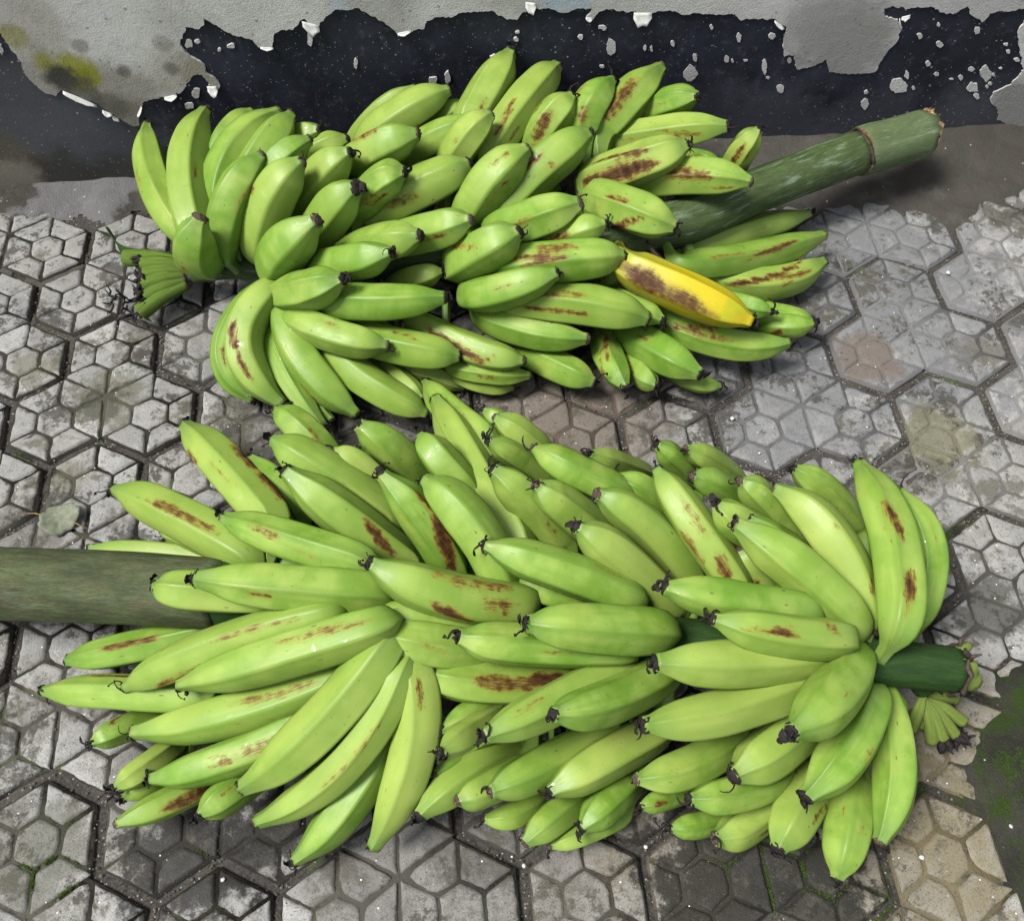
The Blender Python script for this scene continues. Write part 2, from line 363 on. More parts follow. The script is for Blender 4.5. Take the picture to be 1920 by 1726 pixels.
def mat_navy():
    M = NT('navy_paint'); p = M.pos()
    n1 = M.noise(p, 11, 6, .62); n2 = M.noise(p, 85, 7, .75); n3 = M.noise(p, 600, 3, .6)
    c = M.mix(M.rng(n1, .35, .7), (.0095, .011, .0165), (.021, .0245, .036))
    streak = M.noise(M.vmath('MULTIPLY', p, (1, 1, .13)), 60, 5, .7)
    c = M.mix(M.rng(streak, .58, .75, 0, .5), c, (.035, .048, .078))
    c = M.mix(M.rng(n2, .54, .72, 0, .55), c, (.075, .078, .083))
    nz = M.noise(p, 28, 7, .7)
    c = wblobs(M, p, c, [(60, 250, .11, .85, (.062, .066, .072)), (180, 280, .12, .8, (.055, .059, .067)), (20, 150, .06, .7, (.045, .048, .052)), (20, 300, .05, .85, (.075, .066, .048)), (130, 335, .06, .8, (.028, .026, .020)),
                         (220, 335, .05, .75, (.03, .028, .022)), (30, 340, .045, .7, (.17, .155, .125)), (1450, 245, .10, .75, (.045, .049, .062)), (1330, 225, .08, .6, (.042, .047, .06)), (1800, 250, .10, .65, (.048, .05, .058)), (1620, 235, .08, .6, (.042, .045, .056)), (1000, 180, .1, .2, (.05, .055, .07))], nz)
    v = M.vor(p, 130); vc = M.n('ShaderNodeSeparateColor'); M.l(v.outputs['Color'], vc.inputs[0])
    big = M.rng(M.noise(p, 6, 2), .38, .6)
    sp = M.math('MULTIPLY', M.rng(M.math('ADD', v.outputs['Distance'], M.math('MULTIPLY', n2, .25)), .26, .32, 1, 0), M.rng(vc.outputs[0], .80, .84))
    c = M.mix(M.math('MULTIPLY', sp, M.math('MULTIPLY', big, .8)), c, (.30, .30, .30))
    v2 = M.vor(p, 330); vd = M.n('ShaderNodeSeparateColor'); M.l(v2.outputs['Color'], vd.inputs[0])
    c = M.mix(M.math('MULTIPLY', M.rng(v2.outputs['Distance'], .15, .25, .7, 0), M.rng(vd.outputs[0], .86, .9)), c, (.30, .31, .33))
    M.pin('Base Color', c); M.pin('Roughness', M.rng(n2, .3, .7, .5, .75)); M.pin('Specular IOR Level', .15)
    M.bump(M.math('ADD', M.math('MULTIPLY', n2, .8), M.math('MULTIPLY', n3, .4)), .45, .0015)
    return M.mat
def mat_plaster():
    M = NT('weathered_plaster'); p = M.pos()
    n1 = M.noise(p, 10, 6, .62); n2 = M.noise(p, 60, 8, .8); n3 = M.noise(p, 500, 4, .7)
    c = M.mix(M.rng(n1, .35, .65), (.46, .457, .44), (.33, .326, .31))
    c = M.mix(M.rng(n2, .5, .75, 0, .5), c, (.17, .163, .147))
    c = M.mix(M.rng(n2, .22, .42, .5, 0), c, (.40, .40, .388))
    nz = M.noise(p, 30, 7, .7)
    c = wblobs(M, p, c, [(1590, 90, .075, .9, (0.204, 0.201, 0.190)), (1540, 50, .05, .8, (0.224, 0.221, 0.211)), (1250, 5, .12, .6, (0.408, 0.408, 0.394)), (1800, 10, .08, .5, (0.381, 0.381, 0.374)), (1900, 200, .06, .9, (0.163, 0.160, 0.150)),
                         (60, 60, .05, .4, (0.224, 0.211, 0.156)), (230, 170, .05, .6, (0.150, 0.136, 0.102)), (330, 140, .05, .5, (0.184, 0.170, 0.116)), (90, 150, .045, .6, (0.143, 0.136, 0.102)), (240, 215, .035, .75, (0.109, 0.102, 0.071)), (380, 130, .03, .6, (0.163, 0.150, 0.102)),
                         (140, 130, .030, .9, (0.204, 0.211, 0.020)), (160, 148, .022, .85, (0.184, 0.197, 0.017)), (85, 118, .016, .8, (0.190, 0.197, 0.027)), (25, 70, .02, .7, (0.184, 0.184, 0.041)),
                         (112, 142, .022, .95, (0.034, 0.033, 0.029)), (150, 172, .03, .75, (0.051, 0.048, 0.041)), (205, 190, .025, .6, (0.068, 0.065, 0.054)), (320, 125, .013, .7, (0.088, 0.085, 0.075)), (232, 130, .012, .7, (0.075, 0.071, 0.061)), (305, 80, .014, .5, (0.150, 0.143, 0.129)), (150, 85, .012, .6, (0.136, 0.129, 0.116)), (700, 20, .05, .4, (0.204, 0.201, 0.190)),
                         (1040, 5, .018, .9, (0.299, 0.360, 0.408)), (1085, 6, .016, .9, (0.299, 0.360, 0.408)), (640, 14, .012, .6, (0.340, 0.394, 0.435))], nz)
    v = M.vor(p, 120); vc = M.n('ShaderNodeSeparateColor'); M.l(v.outputs['Color'], vc.inputs[0])
    c = M.mix(M.math('MULTIPLY', M.rng(v.outputs['Distance'], .15, .3, .6, 0), M.rng(vc.outputs[0], .84, .86)), c, (.13, .125, .11))
    M.pin('Base Color', c); M.pin('Roughness', .82); M.pin('Specular IOR Level', .12)
    M.bump(M.math('ADD', n2, M.math('MULTIPLY', n3, .6)), .9, .0026)
    return M.mat

MB = mat_banana()
MTIP = mat_simple('dried_flower', [(.3, (.005, .0045, .0045)), (.55, (.014, .011, .011)), (.8, (.05, .038, .033))], 700, .7, .8, .0008)
MNUB = mat_simple('tip_scar', [(.3, (.012, .009, .007)), (.5, (.055, .038, .029)), (.75, (.14, .105, .085))], 500, .8, .9, .001)
MSTF = mat_stalk('front_stalk_skin', (.078, .096, .042), (.030, .040, .017), (.095, .060, .042), .9, .10)
MSTE = mat_stalk('front_stalk_green', (.026, .066, .012), (.013, .036, .008), (.03, .03, .012), .25, .0)
MSTB = mat_stalk('back_stalk_skin', (.066, .098, .034), (.030, .050, .015), (.035, .035, .016), .4, .38)
MSTB2 = mat_stalk('back_stalk_end_skin', (.100, .132, .066), (.062, .092, .036), (.05, .045, .02), .3, .4)
MSTU = mat_stalk('cut_stub_skin', (.125, .190, .026), (.055, .105, .011), (.04, .025, .010), .55, .0)
MSTU2 = mat_stalk('pale_stub_skin', (.185, .235, .055), (.095, .150, .022), (.06, .035, .018), .5, .0)
MCUT = mat_simple('cut_flesh', [(.3, (.24, .25, .09)), (.55, (.34, .36, .15)), (.8, (.16, .10, .05))], 300, .6, .5)
MFIB = mat_simple('brown_fibre', [(.3, (.06, .035, .02)), (.55, (.20, .125, .065)), (.8, (.34, .25, .14))], 260, .8, .8, .001)
MDARK = mat_simple('dark_bract', [(.3, (.015, .011, .010)), (.6, (.06, .042, .036)), (.85, (.16, .11, .095))], 300, .6, .7)
MPAV, MGRV = mat_paver(), mat_paver(True)
MJ = mat_joint(); MNAVY = mat_navy(); MPL = mat_plaster()
MMORT = mat_slab('mortar_strip', False, False); MMUD = mat_slab('dark_mossy_mortar', True, True)
MFLAKE = mat_simple('white_paint_flake', [(.3, (.40, .41, .385)), (.7, (.54, .55, .52))], 120, .6, .3)
MRIM = mat_simple('paint_edge', [(.3, (.36, .36, .34)), (.7, (.50, .50, .48))], 160, .7, .3)
MMOSS = mat_simple('moss', [(.3, (.014, .030, .003)), (.7, (.045, .085, .009))], 300, .9, 0)
MGRAV = mat_simple('grit', [(.25, (.03, .026, .021)), (.5, (.10, .088, .07)), (.78, (.30, .275, .24))], 90, .85, 0)
MPEB = mat_simple('white_grit', [(.3, (.36, .35, .33)), (.7, (.52, .51, .49))], 200, .6, .2)
MLEAF = mat_simple('dry_leaf', [(.3, (.085, .095, .06)), (.55, (.14, .155, .11)), (.8, (.19, .20, .155))], 130, .7, .5)

# ------------------------------------------------------------------ ground and pavement
gr = mesh_obj('ground', [(-30, -30, -.034), (30, -30, -.034), (30, 30, -.034), (-30, 30, -.034)], [(0, 1, 2, 3)], MMORT, smooth=False); tag(gr, kind='structure')
def sheet(name, x0, x1, y0, y1, nx, ny, zf, mat, kind=None, skip=None):
    xs = np.linspace(x0, x1, nx); ys = np.linspace(y0, y1, ny)
    v = [(x, y, zf(x, y)) for y in ys for x in xs]
    f = [(j * nx + i, j * nx + i + 1, (j + 1) * nx + i + 1, (j + 1) * nx + i) for j in range(ny - 1) for i in range(nx - 1)]
    if skip: f = [q for q in f if not all(skip(v[i]) for i in q)]
    o = mesh_obj(name, v, f, mat)
    if kind: tag(o, kind=kind)
    return o
PAV = empty('pavement'); tag(PAV, kind='structure')
soil = sheet('joint_soil', -.95, 1.75, -1.35, .30, 300, 190, lambda x, y: -.0075 + .0022 * fbm(x * 40, y * 40, 3, 3), MJ)
soil.parent = PAV

S = .105
U = np.array([.5, -math.sqrt(3) / 2]) * S; V = np.array([-.5, -math.sqrt(3) / 2]) * S
RC = S / math.sqrt(3)                       # cell centre to corner
def inset(poly, ds):
    """convex polygon (ccw) with each edge moved in by its own distance"""
    n = len(poly); L = []
    for k in range(n):
        a, b = poly[k], poly[(k + 1) % n]; d = (b - a) / np.linalg.norm(b - a); nn = np.array([-d[1], d[0]])
        L.append((a + nn * ds[k], d))
    out = []
    for k in range(n):
        (p, d), (q, e) = L[k - 1], L[k]
        den = d[0] * e[1] - d[1] * e[0]
        t = ((q[0] - p[0]) * e[1] - (q[1] - p[1]) * e[0]) / den
        out.append(p + d * t)
    return out
def soften(poly, cut, step, jit, seed):
    """round the corners and wobble the edges of a piece"""
    n = len(poly); pts = []
    for k in range(n):
        p, a, b = poly[k], poly[k - 1], poly[(k + 1) % n]
        la, lb = np.linalg.norm(a - p), np.linalg.norm(b - p)
        c = cut[k]
        A_, B_ = p + (a - p) / la * min(c, la * .4), p + (b - p) / lb * min(c, lb * .4)
        for s in (0, .5, 1): pts.append(A_ * (1 - s) ** 2 + p * 2 * s * (1 - s) + B_ * s * s)
    out = []
    for k in range(len(pts)):
        a, b = pts[k], pts[(k + 1) % len(pts)]; l = np.linalg.norm(b - a); m = max(1, int(l / step))
        for i in range(m): out.append(a + (b - a) * i / m)
    out = np.array(out); c = out.mean(0)
    for k in range(len(out)):
        x, y = out[k]; j = vnoise(x * 260, y * 260, seed) * jit + vnoise(x * 70, y * 70, seed + 5) * jit
        d = out[k] - c; out[k] = out[k] + d / np.linalg.norm(d) * j
    return out
def make_paver(i, j, fine):
    cells = [(i, j), (i + 1, j), (i, j + 1)]
    ctr = sum(a * U + b * V for a, b in cells) / 3
    rs = random.Random(i * 977 + j * 131 + 5)
    ftone = []
    B = Buf(); step = .004 if fine else .02; jit = .0008 if fine else .0003
    worn = max(0, min(1, (ctr[0] - .85) * 3)) if ctr[1] > -.35 else 0
    for (a, b) in cells:
        c = a * U + b * V - ctr
        hexa = [c + RC * np.array([math.cos(math.radians(30 + 60 * k)), math.sin(math.radians(30 + 60 * k))]) for k in range(6)]
        small = [c + (p - c) * .385 for p in hexa]
        outer = []
        for k in range(6):
            # neighbour across edge k
            mid = (hexa[k] + hexa[(k + 1) % 6]) / 2; nb = c + 2 * (mid - c)
            outer.append(not any(np.linalg.norm((p * U + q * V - ctr) - nb) < 1e-6 for p, q in cells))
        base = inset(hexa, [(.0046 if o else 0.0) for o in outer])
        n = 6; zg = -.0026 + .0010 * worn
        B.add([(p[0], p[1], zg) for p in base] + [(p[0], p[1], -.03) for p in base],
              [tuple(range(6))] + [(k, k + 6, (k + 1) % 6 + 6, (k + 1) % 6) for k in range(6) if outer[k]], 1); ftone += [0.0] * 12
        facets = [(small, [.0012] * 6)]
        for k in range(6):
            facets.append(([hexa[k], hexa[(k + 1) % 6], small[(k + 1) % 6], small[k]], [(.0060 if outer[k] else .0014), .0012, .0012, .0012]))
        for fi, (poly, ds) in enumerate(facets):
            g = rs.uniform(-.0004, .0005)
            pin = inset([np.array(p) for p in poly], [d + g for d in ds])
            cut = [rs.uniform(.0010, .003) if rs.random() > .16 else rs.uniform(.005, .014) for _ in pin]
            sd = rs.randint(0, 9999)
            bot = soften(pin, cut, step, jit, sd)
            cc = bot.mean(0)
            def shrink(d):
                q = bot - cc; l = np.linalg.norm(q, axis=1)[:, None]; return cc + q * (1 - d / (l * .4 + lm * .6))
            lm = np.linalg.norm(bot - cc, axis=1).min(); top = shrink(.0012); t2 = shrink(min(.0032, lm * .35)); t3 = shrink(min(.0075, lm * .6))
            dz = rs.uniform(-.0009, .0006); m = len(bot)
            vv = [(p[0], p[1], zg - .0006) for p in bot] + [(p[0], p[1], -.0002 + dz) for p in top] + [(p[0], p[1], .0001 + dz) for p in t2] + [(p[0], p[1], .0002 + dz) for p in t3] + [(cc[0], cc[1], .0002 + dz)]
            ff = [(r * m + k, r * m + (k + 1) % m, (r + 1) * m + (k + 1) % m, (r + 1) * m + k) for r in range(3) for k in range(m)]
            ff += [(3 * m + k, 3 * m + (k + 1) % m, 4 * m) for k in range(m)]
            B.add(vv, ff, 0); ftone += [rs.random()] * len(vv)
    o = B.build('paver', [MPAV, MGRV], PAV)
    fa = o.data.attributes.new('facet', 'FLOAT', 'POINT'); fa.data.foreach_set('value', ftone)
    o.location = (ctr[0] + rs.uniform(-.0012, .0012), ctr[1] + rs.uniform(-.0012, .0012), rs.uniform(-.0018, .0012))
    o.rotation_euler = (rs.uniform(-.009, .009), rs.uniform(-.009, .009), rs.uniform(-.008, .008))
    o['tone'] = rs.random()
def project(w):
    c = (np.array(w) - CAM_C) @ CAM_R.T; return 960 + CAM_F * c[0] / c[2], 863 + CAM_F * c[1] / c[2]
for i in range(-16, 26):
    for j in range(-22, 16):
        if (i - j) % 3: continue
        c = (i + 1 / 3) * U + (j + 1 / 3) * V
        if c[1] > .215 or c[1] < -1.15 or c[0] < -.75 or c[0] > 1.6: continue
        if c[1] < -.40 and c[0] > np.interp(c[1], [-1.2, -.62, -.5, -.40], [.93, .90, .885, .93]) + .035: continue
        x, y = project((c[0], c[1], 0))
        make_paver(i, j, -250 < x < 2170 and -250 < y < 1980)

# mortar strip along the wall, with a ragged feather edge over the pavers
ep = [(-400, 430), (-100, 418), (0, 410), (60, 400), (150, 392), (205, 412), (250, 388), (330, 405), (420, 420), (700, 400), (1100, 400), (1400, 405), (1480, 392), (1560, 398), (1650, 402), (1720, 392), (1790, 415), (1840, 385), (1920, 355), (2050, 350), (2400, 340)]
ew = np.array([at_z(x, y) for x, y in ep])
def strip_z(x, y):
    e = np.interp(x, ew[:, 0], ew[:, 1]) + .018 * fbm(x * 14, .3, 11, 4)
    d = y - e
    return -.006 + .0105 * max(0, min(1, (d + .012) / .03)) + .012 * max(0, min(1, (d - .02) / .09)) ** 2 + .0016 * fbm(x * 45, y * 45, 21, 3)
st = sheet('mortar_strip', -.9, 1.7, .06, .33, 420, 60, strip_z, MMORT, 'structure', skip=lambda v: v[2] < -.0055)
# dark mossy mortar on the right that swallows the edge of the paving
mp = [(1990, 1080), (1925, 1225), (1868, 1290), (1843, 1400), (1828, 1440), (1848, 1500), (1870, 1560), (1896, 1645), (1918, 1730), (1935, 1850), (1950, 2000)]
mw = np.array([at_z(x, y) for x, y in mp]); mo = np.argsort(mw[:, 1])
def mud_z(x, y):
    e = np.interp(y, mw[mo, 1], mw[mo, 0]) + .008 * fbm(y * 22, .7, 31, 4)
    d = x - e
    top = max(0, min(1, (y + .36) / -.04))
    return -.007 + (.0125 * max(0, min(1, (d + .022) / .060)) + .004 * max(0, min(1, d / .1))) * top + .0024 * fbm(x * 55, y * 55, 41, 4)
mud = sheet('mossy_mortar_edge', .72, 1.7, -1.2, -.30, 200, 190, mud_z, MMUD, 'structure', skip=lambda v: v[2] < -.0058)

# ------------------------------------------------------------------ wall with its coats of paint
WALL = empty('wall', (.4, .3, 0)); WALL.matrix_world = Matrix.Translation((.4, WY0 + WSL * .4, 0))
tag(WALL, 'plastered wall with flaking navy and whitewash paint behind the banana bunches', 'wall')
bpy.context.view_layer.update()
def wl(p):  # world -> wall child coordinates
    return (p[0] - .4, p[1] - (WY0 + WSL * .4), p[2])
nx, nz = 150, 60
v = []; f = []
for k in range(nz):
    for i in range(nx):
        x = -1.2 + 3.4 * i / (nx - 1); z = -.03 + 1.03 * k / (nz - 1)
        y = WY0 + WSL * x + .0016 * fbm(x * 9, z * 9, 51, 3)
        v.append(wl((x, y, z)))
f = [(k * nx + i, k * nx + i + 1, (k + 1) * nx + i + 1, (k + 1) * nx + i) for k in range(nz - 1) for i in range(nx - 1)]
b0 = len(v)
v += [wl((-1.2, WY0 + .16, -.03)), wl((2.2, WY0 + .12, -.03)), wl((2.2, WY0 + .12, 1.0)), wl((-1.2, WY0 + .16, 1.0))]
f += [(b0 + 1, b0, b0 + 3, b0 + 2), (b0 + 3, (nz - 1) * nx, nz * nx - 1, b0 + 2), (b0, 0, (nz - 1) * nx, b0 + 3), (nx - 1, b0 + 1, b0 + 2, nz * nx - 1)]
mesh_obj('navy_wall_face', v, f, MNAVY, WALL)
def patch(name, px, thick=.0022, jit=.0009, step=.0022, seed=0, mats=None, far=()):
    """a layer of plaster or paint with a broken outline, standing proud of the coat around it"""
    pts = []
    W = [on_wall(x, y) for x, y in px] + [np.array([x, WY0 + WSL * x, z]) for x, z in far]
    for k in range(len(W)):
        a, b = W[k], W[(k + 1) % len(W)]; m = max(1, int(np.linalg.norm(b - a) / step))
        for i in range(m):
            p = a + (b - a) * i / m
            pts.append((p[0] + jit * 1.6 * fbm(p[0] * 260, p[2] * 260, seed + 3, 4), p[2] + jit * 1.6 * fbm(p[0] * 260 + 50, p[2] * 260, seed + 9, 4)))
    bm = bmesh.new()
    def P(x, z, o): return wl((x, WY0 + WSL * x - o, z))
    vs_ = [bm.verts.new(P(x, z, thick)) for x, z in pts]
    fc = bm.faces.new(vs_); fc.normal_update()
    if fc.normal.y > 0: fc.normal_flip()
    back = [bm.verts.new(P(x, z, -.004)) for x, z in pts]
    n = len(pts)
    for k in range(n):
        q = bm.faces.new((vs_[k], vs_[(k + 1) % n], back[(k + 1) % n], back[k])); q.material_index = 1
    bmesh.ops.recalc_face_normals(bm, faces=bm.faces)
    bmesh.ops.triangulate(bm, faces=[fc])
    me = bpy.data.meshes.new(name); bm.to_mesh(me); bm.free()
    for m in (mats or [MPL, MRIM]): me.materials.append(m)
    o = bpy.data.objects.new(name, me); COL.objects.link(o); o.parent = WALL
    return o
edge = [(-120, 30), (0, 62), (22, 91), (38, 113), (47, 139), (66, 157), (87, 175), (106, 177), (120, 166), (142, 175), (182, 193), (204, 208), (226, 222), (251, 235), (261, 233), (261, 211), (266, 195), (273, 188), (313, 179), (339, 173), (350, 157), (368, 137), (379, 139), (392, 157), (390, 168), (405, 171), (412, 160), (405, 146), (386, 135), (383, 120), (365, 109), (343, 91), (335, 84), (346, 58), (348, 49), (372, 53), (383, 40), (379, 31), (397, 42), (430, 60), (448, 67), (474, 73), (485, 87), (510, 89), (516, 62), (525, 55), (550, 53), (565, 36), (572, 36), (584, 60), (597, 55), (600, 40), (605, 38), (616, 25), (627, 18), (671, 15), (706, 33), (724, 44), (753, 66), (775, 55), (797, 51), (800, 38), (819, 29), (844, 31), (866, 22), (917, 18), (950, 33), (968, 36), (981, 20), (1005, 15), (1034, 15), (1056, 22), (1067, 22), (1081, 13), (1110, 16), (1099, 31), (1110, 36), (1125, 20), (1143, 15), (1176, 22), (1194, 20), (1190, 36), (1205, 47), (1223, 22), (1256, 18), (1282, 26), (1304, 21), (1329, 25), (1378, 25), (1389, 35), (1410, 34), (1452, 34), (1474, 53), (1467, 78), (1470, 103), (1488, 101), (1493, 129), (1523, 124), (1548, 110), (1553, 133), (1594, 138), (1640, 133), (1651, 113), (1665, 92), (1679, 81), (1690, 53), (1683, 34), (1658, 30), (1658, 14), (1672, 11), (1700, 14), (1750, 11), (1764, 21), (1785, 25), (1814, 11), (1821, 28), (1842, 39), (1856, 23), (1920, 14), (2060, 20)]
patch('plaster_patch', edge, seed=1, far=[(1.7, .24), (2.18, .21), (2.18, .985), (-1.18, .985), (-1.18, .23), (-.8, .20), (-.5, .22)])
patch('plaster_patch', [(2010, 30), (1920, 39), (1906, 60), (1909, 85), (1913, 106), (1918, 130), (1895, 156), (1863, 170), (1854, 188), (1870, 205), (1870, 223), (1895, 234), (1940, 240), (2030, 215), (2060, 120)], seed=2)
patch('plaster_patch', [(-30, 85), (-8, 78), (4, 84), (6, 92), (-10, 96), (-30, 94)], seed=4)
spots = [(1684, 159, 16, 16), (1700, 140, 5, 8), (1847, 136, 11, 15), (1824, 163, 11, 11), (1831, 179, 6, 6), (1621, 195, 7, 11), (1761, 83, 8, 6), (1831, 56, 7, 7), (1725, 67, 6, 6), (1739, 119, 5, 6), (1800, 145, 5, 6), (1754, 139, 5, 4), (1821, 129, 6, 5), (1886, 83, 5, 4), (1890, 96, 5, 4), (1906, 112, 5, 4), (1759, 46, 4, 4), (1433, 124, 5, 15), (1463, 165, 9, 8), (1293, 138, 15, 16), (1447, 67, 7, 6), (1385, 71, 5, 10), (1303, 106, 4, 8), (1261, 81, 4, 7), (1362, 110, 4, 7), (1373, 113, 3, 4), (1334, 50, 4, 5), (1624, 172, 4, 4), (1440, 145, 4, 3),
         (1145, 88, 10, 17), (1130, 51, 7, 5), (1088, 69, 6, 5), (970, 60, 4, 3), (968, 73, 5, 4), (811, 151, 9, 8), (839, 146, 6, 12), (667, 118, 4, 9), (1128, 124, 5, 3), (1209, 89, 3, 6), (1221, 91, 3, 6), (926, 107, 6, 6), (434, 86, 8, 5), (370, 78, 5, 4), (354, 82, 8, 8), (368, 173, 8, 13), (354, 197, 11, 7), (580, 75, 5, 12), (411, 92, 3, 3), (1398, 112, 4, 3), (1480, 112, 4, 7), (1850, 162, 3, 3), (1862, 140, 4, 3), (1783, 148, 4, 2), (1712, 165, 3, 4), (1856, 156, 4, 3), (1875, 128, 3, 2)]
for k, (x, y, a, b) in enumerate(spots):
    rs = random.Random(k); n = 9
    patch('flake_spot', [(x + a * rs.uniform(.7, 1.15) * math.cos(q * 6.283 / n), y - b * rs.uniform(.7, 1.15) * math.sin(q * 6.283 / n)) for q in range(n)], thick=.0012 + .0004 * rs.random(), jit=.0005, step=.0016, seed=60 + k)
def flake(pxs, width, curl, seed):
    """strip of white paint curling off the wall"""
    W = [on_wall(x, y) for x, y in pxs]; rs = random.Random(seed); B = Buf()
    seq = []
    for k in range(len(W) - 1):
        for i in range(4): seq.append(W[k] + (W[k + 1] - W[k]) * i / 4)
    seq.append(W[-1]); n = 5; vv = []
    for q, p in enumerate(seq):
        e = math.sin(math.pi * (q + .3) / (len(seq) - .4)) * .7 + .3; w = width * e * rs.uniform(.75, 1.15)
        for a in range(n):
            s = a / (n - 1); th = curl * s
            vv.append(wl((p[0], p[1] - .0022 - w * (1 - math.cos(th)) / curl - .0005, p[2] - w * math.sin(th) / curl)))
    ff = [(q * n + a, q * n + a + 1, (q + 1) * n + a + 1, (q + 1) * n + a) for q in range(len(seq) - 1) for a in range(n - 1)]
    B.add(vv, ff); o = B.build('paint_flake', MFLAKE, WALL)
    md = o.modifiers.new('t', 'SOLIDIFY'); md.thickness = .0007
for k, (pl, w, cu) in enumerate([([(118, 168), (142, 177), (182, 195)], .008, 1.9), ([(192, 204), (210, 211)], .007, 1.8), ([(211, 214), (224, 222)], .006, 1.8), ([(257, 214), (265, 196)], .006, 1.2), ([(308, 180), (331, 175)], .008, 1.5), ([(388, 160), (406, 160)], .013, .9), ([(-4, 78), (6, 88)], .010, 1.4), ([(566, 38), (598, 46)], .016, .5), ([(1188, 22), (1222, 22)], .018, .6), ([(985, 2), (1004, 4)], .015, .7), ([(1686, 32), (1690, 52)], .004, 1.2), ([(488, 86), (512, 87)], .004, 1.3), ([(745, 60), (770, 55)], .005, 1.2), ([(1098, 30), (1110, 32)], .005, 1.0), ([(1452, 36), (1470, 50)], .005, 1.2), ([(1690, 30), (1706, 26)], .007, .8)]):
    flake(pl, w, cu, k)

